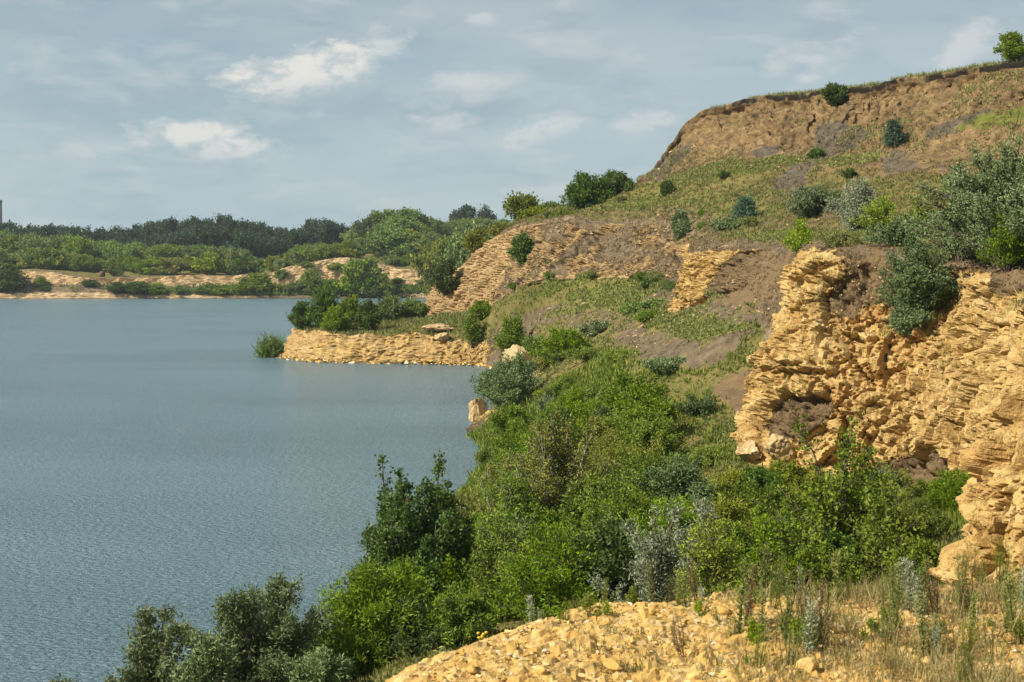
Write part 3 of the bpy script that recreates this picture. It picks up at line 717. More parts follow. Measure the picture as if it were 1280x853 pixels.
# ---------------------------------------------------------------- the plants one by one: (kind, label, crown centre x, top y, width px, distance m, extra)
PL = [
 # by the water in front
 ('silver', 'low grey-green willow with two tips at the bottom left, standing in front of open water', 190, 758, 145, 42, dict(ragged=.5, stems=26, seed=5)),
 ('silver', 'tall rounded grey-green willow beside the lake, tallest of the bottom left clump', 330, 722, 165, 44, dict(ragged=.3, stems=40, seed=3)),
 ('silver', 'low silvery willow filling the gap between two taller lakeside willows', 262, 790, 90, 40, dict(stems=22)),
 ('poplar', 'dark green columnar poplar with many upright stems beside the water', 524, 572, 118, 52, dict(seed=12)),
 ('poplar', 'thin single-stemmed dark poplar shoot just left of the columnar poplar', 464, 655, 26, 51, dict(stems=3, twigs=30)),
 ('poplar', 'short leaning poplar shoot by the lake, lowest of the poplar stems', 446, 735, 34, 50, dict(stems=3, twigs=26)),
 ('willow', 'low dark willow at the foot of the columnar poplar', 510, 745, 120, 46, dict(mat='dark')),
 ('birch', 'big yellow-green birch with layered boughs, largest crown above the rubble mound', 697, 522, 205, 60, dict(seed=2, stems=60)),
 ('birch', 'lower green birch bough mass leaning to the water left of the big birch', 640, 575, 120, 57, dict(mat='willow')),
 ('willow', 'fine-leaved green willow standing between poplar and big birch', 632, 640, 140, 51, dict()),
 ('willow', 'round mid-green willow in front of the big birch, touching the rubble mound', 695, 655, 130, 44, dict(up=.6)),
 ('dark', 'dark leafy shrub in the shade to the right of the big birch', 768, 590, 100, 54, dict(mat='willow')),
 ('pale', 'pale silver shrub with open wispy twigs behind the rubble mound', 825, 628, 115, 42, dict(stems=26, up=.8)),
 ('pale', 'small whitish shrub peeping over the bright yellow-green sapling', 885, 625, 76, 47, dict()),
 ('lime', 'bright yellow-green sapling right of the pale silver shrub', 890, 648, 90, 40, dict()),
 ('lime', 'bright yellow-green sapling with lower top, next to the maple', 962, 645, 80, 42, dict(mat='maple')),
 ('maple', 'large broad-leaved maple sapling in front of the yellow cliff', 1046, 530, 150, 47, dict(seed=4)),
 ('maple', 'broad-leaved maple sapling right of the large maple, below the brown scree', 1112, 595, 90, 43, dict()),
 ('dark', 'low leafy green shrub at the foot of the near rock spur', 1150, 672, 90, 40, dict(mat='maple')),
 ('dark', 'low dark shrub between bright saplings and the maple foot', 1020, 668, 100, 42, dict(mat='maple')),
 ('willow', 'low green willow between the tall lakeside willow and the columnar poplar', 445, 790, 90, 45, dict()),
 ('silver', 'small grey willow at the mound foot below the columnar poplar', 400, 812, 70, 42, dict()),
 ('willow', 'green low willow right of the columnar poplar foot', 575, 735, 90, 46, dict()),
 # the green hollow
 ('silver', 'rounded grey-green willow on the shore beside the white rock', 640, 442, 104, 127, dict(stems=50)),
 ('willow', 'feathery bright willow right of the shore willow, top of the hollow', 705, 412, 74, 140, dict(mat='willow')),
 ('willow', 'feathery green willow with broad crown in the middle of the hollow', 742, 440, 76, 128, dict()),
 ('lime', 'yellow-green willow scrub between shore willow and feathery willow', 683, 440, 50, 146, dict(mat='birch')),
 ('willow', 'upright feathery willow left of the grey hollow willow', 782, 462, 66, 116, dict()),
 ('silver', 'grey-green willow with broad top in the hollow below the dark scree', 845, 470, 84, 100, dict()),
 ('lime', 'bright green rounded sapling right of the grey hollow willow', 876, 492, 70, 86, dict(mat='poplar', up=.6)),
 ('birch', 'yellow-green willow on the slope above the white rocks', 712, 492, 80, 118, dict()),
 ('willow', 'light green willow just above the big birch', 752, 520, 90, 104, dict()),
 ('willow', 'mid-green willow between big birch and bright rounded sapling', 815, 545, 80, 88, dict()),
 ('willow', 'green willow thicket in front of the boulders under the cliff', 880, 560, 100, 74, dict()),
 ('dark', 'dark green shrub left of the maple below the boulders', 935, 595, 80, 62, dict(mat='willow')),
 ('birch', 'olive green shrub hugging the cliff foot behind the maple', 985, 570, 90, 66, dict()),
 ('willow', 'dull green willow in the hollow between dark shrub and pale shrub', 845, 590, 70, 64, dict(mat='dark')),
 ('willow', 'small feathery willow on the lower slope near the dark rubble', 815, 470, 40, 135, dict()),
 ('dark', 'small dark willow shrub on the water edge below the big birch top', 612, 560, 40, 104, dict(mat='willow')),
 # along the first cliff
 ('silver', 'huge silver willow with upright shoots on the near cliff top', 1258, 178, 190, 69, dict(stems=90, up=.8, seed=9)),
 ('silver', 'tall silver willow shoots at the left flank of the huge cliff-top willow', 1200, 228, 84, 73.5, dict(up=.8, stems=40)),
 ('dark', 'round dark olive shrub on the cliff edge left of the overhanging willow', 1125, 270, 80, 78, dict(mat='silver', zoff=0)),
 ('silver', 'grey-green willow overhanging the cliff edge, its foliage trailing down the rock', 1150, 298, 80, 58, dict(zat=400, droop=.1)),
 ('silver', 'small trailing willow on the rock below the overhanging willow', 1140, 372, 38, 58, dict(zat=416)),
 ('lime', 'green shrub with upright shoots at the right edge of the frame on the cliff', 1258, 268, 60, 66.5, dict(mat='willow')),
 ('pale', 'silvery ball-shaped willow on the grassy bench above the cliff', 1075, 220, 66, 98, dict(stems=60)),
 ('lime', 'yellow-green shrub leaning on the silvery ball-shaped willow', 1098, 246, 54, 92, dict()),
 ('lime', 'small yellow-green shrub left of the huge cliff-top willow', 1150, 245, 46, 86, dict(mat='birch')),
 ('silver', 'wide low dome of grey-green willow on the grass slope', 1016, 233, 74, 122, dict(stems=70)),
 ('silver', 'compact round grey-green shrub directly above the square rock face', 914, 274, 40, 140, dict()),
 ('conifer', 'small green spruce with spreading boughs behind the round grey-green shrub', 932, 250, 34, 150, dict()),
 ('lime', 'small yellow-green shrub with one tall shoot at the edge above the leaning cliff', 999, 275, 30, 96, dict()),
 ('dark', 'small dark shrub alone on the bench above the brown wall', 850, 264, 19, 172, dict(mat='silver')),
 ('dark', 'second small dark shrub on the brown wall edge, touching its upper neighbour', 854, 277, 16, 168, dict(mat='silver')),
 ('willow', 'low dry shrub on the cliff edge left of the olive shrub', 1052, 292, 50, 84, dict(mat='weed')),
 # the bluff
 ('conifer', 'narrow blue-green spruce standing alone on the bare bluff face', 1117, 153, 18, 178, dict(mat='conifer', twl=.8, zat=182)),
 ('dark', 'green shrub hanging over the rim of the bluff', 1043, 103, 32, 194, dict(zat=132)),
 ('willow', 'bright bush on the rim of the bluff at the right edge', 1266, 42, 32, 168, dict(zat=76, mat='willow')),
 ('dark', 'small round bush on the bluff face below its left rim', 1020, 187, 14, 192, dict(zat=198)),
 ('dark', 'small dark bush on the grass just under the bluff left end', 834, 227, 12, 205, dict(zat=244)),
 # shoulder left of the bluff
 ('silver', 'large round dark willow on the skyline, left one of the skyline pair', 733, 219, 46, 214, dict(mat='dark')),
 ('silver', 'large round dark willow on the skyline nearest the bluff', 768, 216, 38, 216, dict(mat='dark')),
 ('dark', 'dark green shrub clinging to the brown wall below the skyline', 654, 291, 25, 203, dict(zat=330)),
 ('dark', 'low dark shrub at the top of the brown wall', 706, 264, 26, 206, dict(mat='willow')),
 ('tree', 'slender pale tree on the skyline with a thin leaning top', 653, 241, 40, 246, dict(mat='birch', leaf=(.2, .12))),
 ('silver', 'low light shrub on the skyline between pale tree and skyline pair', 690, 256, 34, 240, dict(mat='wood')),
 ('willow', 'low green shrub on the skyline right of the pale tree', 672, 262, 26, 235, dict(mat='birch')),
 ('dark', 'dark green bush at the left foot of the orange headland cliff', 556, 322, 34, 246, dict(zat=368)),
 ('willow', 'feathery shrub on top of the orange headland cliff', 597, 288, 30, 240, dict(mat='birch')),
 ('willow', 'olive shrub at the orange cliff crest right of the feathery shrub', 625, 282, 28, 238, dict(mat='birch')),
 # bench and slope below the brown wall
 ('willow', 'bright green low shrub on the bench at the foot of the orange cliff', 603, 378, 22, 216, dict()),
 ('willow', 'olive shrub in the middle of the grass slope', 800, 380, 46, 150, dict(mat='wood')),
 ('dark', 'dull green shrub right of the olive slope shrub', 822, 390, 36, 146, dict(mat='wood')),
 ('silver', 'grey-green shrub on the slope above the feathery willows', 750, 405, 40, 152, dict(mat='silver')),
 ('dark', 'tiny dark shrub on the upper grass slope below the wall', 811, 358, 13, 160, dict()),
 ('willow', 'bright shrub on the slope left of the olive slope shrub', 788, 393, 24, 154, dict()),
 ('willow', 'small green shrub on the slope above the shore scree', 640, 396, 30, 190, dict()),
 ('willow', 'tiny green shrub beside the dark shore scree', 665, 425, 18, 176, dict(mat='wood')),
 ('lime', 'bright low herb bush on the bench under the orange cliff', 590, 392, 20, 212, dict(mat='willow')),
 ('willow', 'green willow hanging over the shore below the long white slab', 640, 505, 60, 112, dict()),
 ('dark', 'dark leafy shrub on the shore left of the yellow-green slope willow', 655, 528, 54, 100, dict(mat='willow')),
 # promontory
 ('dark', 'round blue-green willow, tallest bush on the yellow promontory', 404, 357, 44, 227, dict(mat='dark')),
 ('willow', 'low green bush at the lake tip of the promontory', 380, 380, 32, 231, dict(mat='dark')),
 ('willow', 'bright green bush in front of the tallest promontory bush', 418, 386, 28, 222.5, dict()),
 ('willow', 'green bush behind the bright promontory bush', 438, 374, 34, 236, dict()),
 ('dark', 'dark blue-green ball bush on the edge of the promontory', 460, 376, 32, 222.5, dict()),
 ('willow', 'olive bush right of the dark ball bush on the promontory', 488, 372, 36, 234, dict(mat='wood')),
 ('silver', 'loose grey-green bush on the promontory before the orange cliff', 516, 376, 40, 238, dict(mat='wood')),
 ('reed', 'clump of green reeds growing in the water off the promontory tip', 340, 429, 25, 229, dict(zbase=-.1)),
]
for row in PL:
    kind, label, xc, yt, wp, d, kw = row
    kw = dict(kw); kw.pop('zoff', None)
    zat = kw.pop('zat', None); zdrop = kw.pop('zdrop', 0)
    if zat is not None:      # stands on a face: find where that pixel meets the ground
        hp = hit(xc, zat)
        if hp is not None: d = hp.y; kw['zbase'] = hp.z
    if zdrop: kw['zbase'] = ground(*W(xc, yt, d)[:2])-zdrop
    build_plant(kind, label, xc, yt, wp, d, **kw)

# ---------------------------------------------------------------- woods across the water and on the far hill: each tree a copy of one of a few
def prototypes(kind, n, h, w, mat, **kw):
    res = []
    nm, ct, lm_, bm_, st = KINDS[kind]
    for i in range(n):
        s = dict(st); s.update(kw)
        res.append(plant(nm, h, w*(.8+.15*i), 500+i*13+len(mat), **s))
    return res
PROT = {}
def far_tree(key, name, label, cat, group, X, Y, h, w, mat, zb=None, stem='trunk', fol='crown'):
    pr = PROT[key][int(RNG.integers(len(PROT[key])))]
    z = ground(X, Y) if zb is None else zb
    r = bpy.data.objects.new(name, None); COL.objects.link(r)
    r.location = (X, Y, z-.2); r.rotation_euler = (0, 0, RNG.uniform(0, 6.28))
    r.scale = (w/10, w/10, h/10); r.empty_display_size = 1
    tag(r, label, cat, group)
    for part, me, m in ((fol, pr[1], M[mat]), (stem, pr[0], M['bark'])):
        key2 = me.name+mat
        o = bpy.data.objects.new(part, me); COL.objects.link(o); o.parent = r
        if len(me.materials) == 0: me.materials.append(m)
        o.material_slots[0].link = 'OBJECT'; o.material_slots[0].material = m
    return r
PROT['round'] = prototypes('tree', 5, 10, 9, 'r', leaf=(.75, .5), stems=48, twigs=12, leaves=9, trunk=.12, ragged=.3)
PROT['tall'] = prototypes('tree', 5, 10, 7, 't', leaf=(.62, .45), stems=48, twigs=12, leaves=9, trunk=.22, ragged=.35)
PROT['bush'] = prototypes('tree', 4, 10, 11, 'b', leaf=(1.0, .65), stems=40, twigs=10, leaves=9, trunk=.03, ragged=.3, form='dome')
def prof(tab, x): return float(np.interp(x, [a for a, b in tab], [b for a, b in tab]))
def wood(x0, x1, step, d0, d1, tab, jit, key, name, label, cat, group, mat, wr, hmin=3, stem='trunk', fol='crown', skip=None):
    x = x0
    while x < x1:
        d = RNG.uniform(d0, d1); xx = x+RNG.uniform(-.4, .4)*step
        X, Y, zt = W(xx, prof(tab, xx)+RNG.uniform(0, jit), d)
        z = ground(X, Y); h = max(zt-z, hmin)
        if skip is None or not skip(xx, d):
            mm = mat if isinstance(mat, str) else mat[int(RNG.integers(len(mat)))]
            far_tree(key, name, label, cat, group, X, Y, h, min(h*RNG.uniform(*wr), 16), mm, z, stem, fol)
        x += step*RNG.uniform(.75, 1.25)
DK = [(-60, 274), (0, 277), (60, 280), (120, 284), (180, 279), (205, 274), (240, 270), (275, 267), (300, 273), (335, 277), (365, 283), (385, 275), (400, 273), (425, 277), (440, 285)]
wood(-60, 445, 6.5, 800, 850, DK, 9, 'tall', 'forest_tree', 'tall dark blue-green tree in the far wood along the skyline across the lake', 'tree', 'dark trees of the far skyline wood', 'forest', (.55, .8))
wood(-60, 350, 7.5, 745, 780, [(a, b+13) for a, b in DK], 9, 'round', 'forest_tree', 'dark tree low in front of the far skyline wood across the lake', 'tree', 'dark trees in front of the far skyline wood', 'forest', (.7, 1.))
MD = [(-60, 290), (0, 288), (40, 294), (90, 293), (120, 300), (160, 302), (230, 306), (300, 308), (330, 318), (350, 312), (380, 290), (400, 287), (440, 290), (470, 285)]
wood(-60, 335, 9, 700, 735, MD, 10, 'round', 'broadleaf_tree', 'mid-green leafy tree behind the far sandy bank', 'tree', 'mid-green trees behind the far sandy bank', ('wood', 'willow', 'wood'), (.8, 1.1))
LW_ = [(-60, 312), (0, 308), (40, 306), (100, 312), (150, 320), (200, 320), (260, 318), (330, 326)]
wood(-60, 345, 10, 663, 690, LW_, 12, 'bush', 'leafy_bush', 'light green rounded bush on the flat top of the far sandy bank', 'bush', 'light green bushes on top of the far sandy bank', ('wood', 'birch', 'willow'), (1., 1.5), 3, 'stems', 'foliage')
HL = [(330, 322), (350, 312), (380, 290), (400, 286), (425, 292), (450, 283), (470, 268), (495, 258), (515, 261), (535, 272), (560, 276), (590, 272), (620, 272), (650, 275)]
wood(438, 640, 8, 760, 800, HL, 5, 'round', 'broadleaf_tree', 'green tree on the skyline of the wooded hill left of the bluff', 'tree', 'green trees on the skyline of the wooded hill', ('wood', 'dark', 'wood', 'willow'), (.8, 1.1))
wood(345, 620, 8.5, 715, 750, [(a, b+12) for a, b in HL], 8, 'round', 'broadleaf_tree', 'green tree halfway up the wooded hill left of the bluff', 'tree', 'green trees halfway up the wooded hill', ('wood', 'willow', 'wood', 'dark'), (.8, 1.2))
wood(350, 600, 9.5, 672, 705, [(a, b+26) for a, b in HL], 10, 'bush', 'leafy_bush', 'green bush low on the wooded hill above the far cliffs', 'bush', 'green bushes low on the wooded hill', ('wood', 'birch', 'willow', 'dark'), (1., 1.5), 3, 'stems', 'foliage')
wood(468, 560, 9, 645, 662, [(460, 318), (560, 312)], 14, 'bush', 'leafy_bush', 'small green bush just above the pale far cliff beyond the promontory', 'bush', 'small green bushes above the pale far cliff', ('wood', 'birch', 'willow'), (1., 1.4), 2.5, 'stems', 'foliage')
wood(490, 600, 9, 640, 668, [(490, 304), (560, 292), (600, 290)], 22, 'bush', 'leafy_bush', 'green bush in the middle of the wooded hillside between orange headland and far cliff', 'bush', 'green bushes in the middle of the wooded hillside', ('wood', 'birch', 'willow'), (.9, 1.3), 3, 'stems', 'foliage')
wood(545, 640, 9, 560, 630, [(545, 300), (600, 286), (640, 280)], 18, 'bush', 'leafy_bush', 'olive bush right behind the orange headland', 'bush', 'olive bushes behind the orange headland', ('wood', 'birch', 'wood'), (.9, 1.3), 3, 'stems', 'foliage')
wood(345, 372, 8, 642, 652, [(340, 318), (440, 303)], 8, 'bush', 'leafy_bush', 'green bush on the crest of the notched far cliff', 'bush', 'green bushes on the crest of the notched far cliff', ('wood', 'birch', 'willow'), (.9, 1.3), 3, 'stems', 'foliage')
wood(374, 455, 8, 644, 656, [(340, 314), (440, 300)], 8, 'bush', 'leafy_bush', 'green bush on the crest of the notched far cliff', 'bush', 'green bushes on the crest of the notched far cliff', ('wood', 'birch', 'willow'), (.9, 1.3), 3, 'stems', 'foliage')
for x, y, w, lab in ((588, 257, 32, 'dark round tree top alone behind the wooded hill, right of its summit'), (572, 263, 26, 'dark tree top behind the wooded hill, lower left neighbour of the round one'), (606, 259, 24, 'dark tree top behind the wooded hill, right neighbour of the round one')):
    X, Y, zt = W(x, y, 880); z = ground(X, Y); far_tree('round', 'forest_tree', lab, 'tree', None, X, Y, zt-z, w*880/F, 'forest', z)
# single bushes at the far shore
FS = [(352, 336, 16, 634, 'wood', 'small olive bush rooted in the face of the notched far cliff, left one'), (422, 328, 18, 634, 'willow', 'small green bush rooted in the face of the far cliff, right one'),
      (384, 326, 20, 636, 'wood', 'green bush splitting the notched far cliff in two'), (498, 350, 16, 630, 'willow', 'small bush low on the pale far cliff beyond the promontory'), (534, 344, 20, 626, 'dark', 'dark bush at the right end of the pale far cliff'),
      (446, 326, 40, 622, 'willow', 'large round green tree standing at the far waterline below the wooded hill'), (460, 322, 40, 621, 'willow', 'broad green tree at the far waterline right of the large round one'),
      (466, 345, 30, 619, 'dark', 'dark green bush at the far waterline in front of the broad green tree'), (480, 352, 22, 620, 'willow', 'small green bush at the left foot of the pale far cliff'),
      (325, 342, 40, 621, 'willow', 'wide green bush at the far waterline left of the notched cliff'), (308, 346, 26, 620, 'willow', 'green bush at the left flank of the wide far waterline bush'),
      (12, 330, 40, 611, 'dark', 'large dark green bush at the far left shore'), (-8, 322, 30, 612, 'dark', 'dark green tree at the far left shore, cut by the picture edge'),
      (172, 352, 40, 613, 'dark', 'dark green bush low on the far sandy bank, widest there'), (150, 352, 26, 612, 'dark', 'dark bush at the water left of the widest far bank bush'), (196, 354, 24, 613, 'willow', 'green bush at the water right of the widest far bank bush'),
      (112, 349, 16, 615, 'dark', 'small dark bush on the far sandy slope'), (52, 346, 18, 614, 'willow', 'green bush on the sandy slope right of the far left shore'), (56, 358, 14, 611, 'dark', 'small green bush at the foot of the far left sandy slope'), (144, 333, 18, 634, 'dark', 'dark bush on top of the far sand bank beside the rusty tank'),
      (222, 356, 20, 614, 'wood', 'olive bush at the water below the far sandy bank middle'), (250, 358, 18, 614, 'wood', 'small olive bush at the water right of the bank middle'), (274, 360, 22, 615, 'willow', 'low green bush at the water left of the wide far waterline bush'),
      (388, 336, 30, 624, 'willow', 'bright green bush between the two notched far cliffs'), (372, 352, 22, 621, 'wood', 'low green bush at the foot of the notched cliff'), (410, 350, 22, 620, 'willow', 'small bush before the right-hand notched cliff'),
      (265, 316, 38, 652, 'birch', 'round yellow-green bush on the far bank top above the sand heap'), (215, 322, 36, 655, 'birch', 'light yellow-green bush on the far bank top left of the sand heap'), (186, 324, 30, 655, 'willow', 'light green bush on the far bank top, left of its yellow-green neighbour'),
      (303, 320, 26, 650, 'dark', 'dark green bush at the right end of the far sand heap')]
for x, y, w, d, mat, lab in FS:
    X, Y, zt = W(x, y, d); z = ground(X, Y)
    far_tree('bush', 'shore_bush', lab, 'bush', None, X, Y, max(zt-z, 2), w*d/F*1.05, mat, z, 'stems', 'foliage')
# ---------------------------------------------------------------- rubble mound in front
EDGE = np.array([(-1.9, 2.0), (-1.25, 5.0), (-.86, 7.0), (-.70, 7.8), (-.36, 8.45), (.02, 9.0), (.54, 9.6), (1.2, 9.9), (3.6, 10.05), (7.0, 10.6), (13.0, 11.5)])
def mound_z(x, y):
    x = np.asarray(x, float); y = np.asarray(y, float)
    best = np.full(x.shape, 1e9); sgn = np.ones(x.shape)
    for (ax, ay), (bx, by) in zip(EDGE[:-1], EDGE[1:]):
        dx, dy = bx-ax, by-ay; L2 = dx*dx+dy*dy
        t = np.clip(((x-ax)*dx+(y-ay)*dy)/L2, 0, 1)
        d = np.hypot(x-ax-t*dx, y-ay-t*dy); cr = dx*(y-ay)-dy*(x-ax)
        m = d < best
        best = np.where(m, d, best); sgn = np.where(m, np.where(cr > 0, 1., -1.), sgn)
    d = best*sgn                                      # outside the brink > 0
    q = np.stack([x, y, 0*x], 1)
    z = 12.70+.10*fbm(q*.6, 3, 91)+.05*fbm(q*1.9, 3, 92)
    z = z+.05*sstep(-1.6, -.2, d)
    z = z-.85*np.logaddexp(0, d*6)/6
    z = z+np.where(y < 2, 0, 0)
    return z
gx = np.concatenate([np.arange(-14, -2.2, .28), np.arange(-2.2, 5.2, .026), np.arange(5.2, 16, .3)])
gy = np.concatenate([np.arange(-18, 4.5, .4), np.arange(4.5, 11.6, .026), np.arange(11.6, 26, .3)])
XX, YY = np.meshgrid(gx, gy); xx, yy = XX.ravel(), YY.ravel()
zz_ = mound_z(xx, yy)
q = np.stack([xx, yy, zz_], 1)
f1, f2, cid = worley(q*np.array([11, 11, 9]), 95); h1, h2, hid = worley(q*np.array([4.2, 4.2, 4]), 96)
near_m = sstep(13, 10.5, yy)*sstep(3., 4.5, yy)
zz_ = zz_+near_m*(.045*(cid-.35)*sstep(.02, .2, f2-f1)+.05*np.clip(hid-.45, 0, 1)*sstep(.05, .3, h2-h1))
ii = np.arange(len(xx)).reshape(XX.shape)
b4, e4 = blocks(q*np.array([16, 16, 12]), 98, 1.0); b5, e5 = blocks(q*np.array([32, 32, 24]), 94, 1.0)
zz_ = zz_+near_m*(.012*b4+.014*b5-.010*sstep(.12, 0, e4))
Qm = np.stack([ii[:-1, :-1], ii[:-1, 1:], ii[1:, 1:], ii[1:, :-1]], -1).reshape(-1, 4)
def rubble_material(name, pale=0.0):
    g = N(name); co = g.n('TexCoord').outputs['Object']
    wv = co
    n1 = g.noise(wv, 2.2, 5, .6); n2 = g.noise(wv, 14, 6, .62); n3 = g.noise(wv, 60, 4, .6)
    rnd = g.attr('tint')
    vor = g.n('TexVoronoi', {'Vector': wv, 'Scale': 13.0}, feature='F1')
    tone = g.n('SeparateColor', {0: vor.outputs['Color']}).outputs[0]
    base = g.ramp(g.math('ADD', g.math('MULTIPLY', n2, .5), g.math('MULTIPLY', n1, .5)), [(.35, (.34, .20, .055)), (.5, (.54, .34, .095)), (.65, (.68, .48, .18))])
    if pale:
        base = g.mix(.85, base, g.ramp(rnd, [(0., (.42, .25, .065)), (.4, (.58, .37, .11)), (.8, (.68, .49, .21)), (.97, (.76, .67, .50))]))
    else:
        base = g.mix(.35, base, g.ramp(tone, [(0., (.26, .15, .05)), (.6, (.50, .33, .12)), (1., (.68, .56, .34))]))
        base = g.mix(g.ramp(n1, [(.5, 0.), (.68, .5)]), base, (.15, .105, .055))
    b = g.n('Bump', {'Height': g.math('ADD', g.math('MULTIPLY', n2, .6), g.math('MULTIPLY', n3, .35)), 'Strength': .7, 'Distance': .03})
    bs = g.n('BsdfPrincipled', {'Base Color': base, 'Roughness': .93, 'Specular IOR Level': .12, 'Normal': b.outputs[0]})
    g.link(bs.outputs[0], g.out.inputs[0]); return g.m
mound = put('rubble_ground', mesh_np('rubble_ground', np.stack([xx, yy, zz_], 1), Qm, False), mat=rubble_material('rubble_soil')); tag(mound, kind='structure')
RSTONE = rubble_material('limestone_chips', 1.0)

# ---------------------------------------------------------------- stones
import bmesh
def ico(sub):
    bm = bmesh.new(); bmesh.ops.create_icosphere(bm, subdivisions=sub, radius=1.0)
    V = np.array([v.co[:] for v in bm.verts]); Fc = np.array([[v.index for v in f.verts] for f in bm.faces]); bm.free(); return V, Fc
IC1, IC2, IC4 = ico(1), ico(2), ico(5)
def rockshape(base, seed, rough=.35, flat=.7, chip=False):
    V, Fc = base; rng = np.random.default_rng(seed)
    v = V.copy()
    for k in range(11):                                # split off flat faces
        n = rng.normal(size=3); n /= np.linalg.norm(n); c = rng.uniform(.22, .75) if chip else rng.uniform(.50, .85)
        d = v@n; v -= np.clip(d-c, 0, 9)[:, None]*n
    v *= 1+rough*.35*fbm(v*1.6+seed*3.1, 3, seed)[:, None]
    if chip: v = v+rng.normal(size=v.shape)*.07
    v *= np.array([rng.uniform(.8, 1.6), rng.uniform(.7, 1.1), flat*rng.uniform(.8, 1.15)])
    return v, Fc
def scatter_stones(name, pts, sizes, seed, nvar=10, mat=None, sink=.25):
    rng = np.random.default_rng(seed); Vs, Qs, tint = [], [], []; off = 0
    shapes = [rockshape(IC1, seed+i, .9, .6, True) for i in range(nvar)]
    which = rng.integers(0, nvar, len(pts))
    for w in range(nvar):
        k = np.where(which == w)[0]
        if not len(k): continue
        v, f = shapes[w]
        a = rng.uniform(0, 6.28, len(k)); c, s = np.cos(a), np.sin(a)
        sc = sizes[k][:, None]*rng.uniform(.8, 1.2, (len(k), 3))
        x = v[None, :, 0]*sc[:, 0:1]; y = v[None, :, 1]*sc[:, 1:2]; z = v[None, :, 2]*sc[:, 2:3]
        P3 = np.stack([x*c[:, None]-y*s[:, None], x*s[:, None]+y*c[:, None], z+(1-2*sink)*sizes[k][:, None]*.6], -1)+pts[k][:, None]
        Vs.append(P3.reshape(-1, 3)); Qs.append((f[None]+off+np.arange(len(k))[:, None, None]*len(v)).reshape(-1, 3)); off += len(k)*len(v)
        tint.append(np.repeat(rng.uniform(0, 1, len(k)), len(f)))
    return put(name, mesh_np(name, np.concatenate(Vs), np.concatenate(Qs), False, None, dict(tint=np.concatenate(tint))), mat=mat)
rng = np.random.default_rng(21)
n = 52000
sx = rng.uniform(-1.9, 4.6, n); sy = rng.uniform(5.0, 10.6, n)
dens = fbm(np.stack([sx, sy, 0*sx], 1)*.9, 3, 97); keep = dens+rng.uniform(-.5, .6, n) > -.3
sx, sy = sx[keep], sy[keep]; sz = .008+.023*rng.power(.42, len(sx))**1.9
st = scatter_stones('rubble_chips', np.stack([sx, sy, mound_z(sx, sy)], 1), sz, 31, 12, RSTONE); tag(st, 'loose yellow limestone chips strewn over the rubble mound in front', 'rubble', kind='stuff')

BIGMAT = None
def boulder_material():
    g = N('limestone_boulder'); co = g.n('TexCoord').outputs['Object']
    n1 = g.noise(co, 1.2, 6, .6); n2 = g.noise(co, 6, 6, .65)
    f = g.attr('tint')
    c = g.ramp(g.math('ADD', g.math('MULTIPLY', n1, .5), g.math('MULTIPLY', n2, .5)), [(.36, (.24, .155, .065)), (.5, (.48, .34, .17)), (.64, (.62, .50, .31))])
    b = g.n('Bump', {'Height': g.math('ADD', g.math('MULTIPLY', n2, .6), n1), 'Strength': .8, 'Distance': .18})
    bs = g.n('BsdfPrincipled', {'Base Color': c, 'Roughness': .92, 'Specular IOR Level': .12, 'Normal': b.outputs[0]})
    g.link(bs.outputs[0], g.out.inputs[0]); return g.m
BIGMAT = boulder_material()
def boulder(label, x, y, wpx, hpx, d=None, group=None, name='boulder', seed=0, mat=None, zb=None):
    """a boulder whose foot is at pixel (x, y)"""
    if d is None:
        hp = hit(x, y); d = hp.y if hp is not None else 100
    X, Y, z = W(x, y, d)
    if zb is None: zb = ground(X, Y, z+3)
    v, f = rockshape(IC4, 300+seed+int(x), .5, .8)
    c1, c2, _c = worley(v*2.6+seed, 88); v *= (1-.10*sstep(.25, 0, c2-c1)+.10*(_c-.5))[:, None]
    v *= 1+.05*fbm(v*6, 3, 89)[:, None]
    v /= np.abs(v).max(0)
    w, h = wpx*d/F/2, hpx*d/F/2
    v = v*np.array([w, w*.8, h*1.15])
    o = put(name, mesh_np(name, v, f, True), mat=mat or BIGMAT); o.location = (X, Y, zb+h*.85)
    tag(o, label, name, group); return o
boulder('large white limestone boulder standing in the water in front of the shore willow', 596, 529, 30, 40, 136, seed=1, zb=-.4)
boulder('low flat white rock at the waterline right of the large white boulder', 618, 536, 30, 12, 128, seed=2, zb=-.1)
boulder('pale rock on the shore scree above the shore willow', 650, 455, 44, 34, 172, seed=3)
boulder('long white rock slab right of the shore willow top', 682, 467, 34, 16, 158, seed=4)
boulder('big cream boulder at the foot of the yellow cliff, left end', 938, 580, 38, 26, seed=5)
boulder('cream boulder leaning on the cliff foot, right of the big cream one', 972, 577, 44, 32, seed=6)
boulder('pinkish flat rock among the hollow scrub', 786, 580, 18, 9, seed=9)
boulder('white jagged rock poking out of the scrub on the lower slope', 708, 530, 26, 26, 117, seed=10)
boulder('smaller white rock left of the jagged rock in the scrub', 686, 532, 20, 14, 117, seed=11)
boulder('white block right of the jagged rock in the scrub', 738, 534, 22, 16, 116, seed=12)
boulder('grey boulder on the promontory terrace below the orange cliff', 552, 424, 20, 10, 214, seed=13)
boulder('orange slab on the promontory terrace beside the grey boulder', 545, 418, 50, 10, 217, seed=14)
boulder('pale rock on the lake shore by the leaning poplar shoot', 440, 806, 34, 22, 55, seed=15, mat=RSTONE)
for o in bpy.data.objects:
    pass
rng = np.random.default_rng(44); STL = []
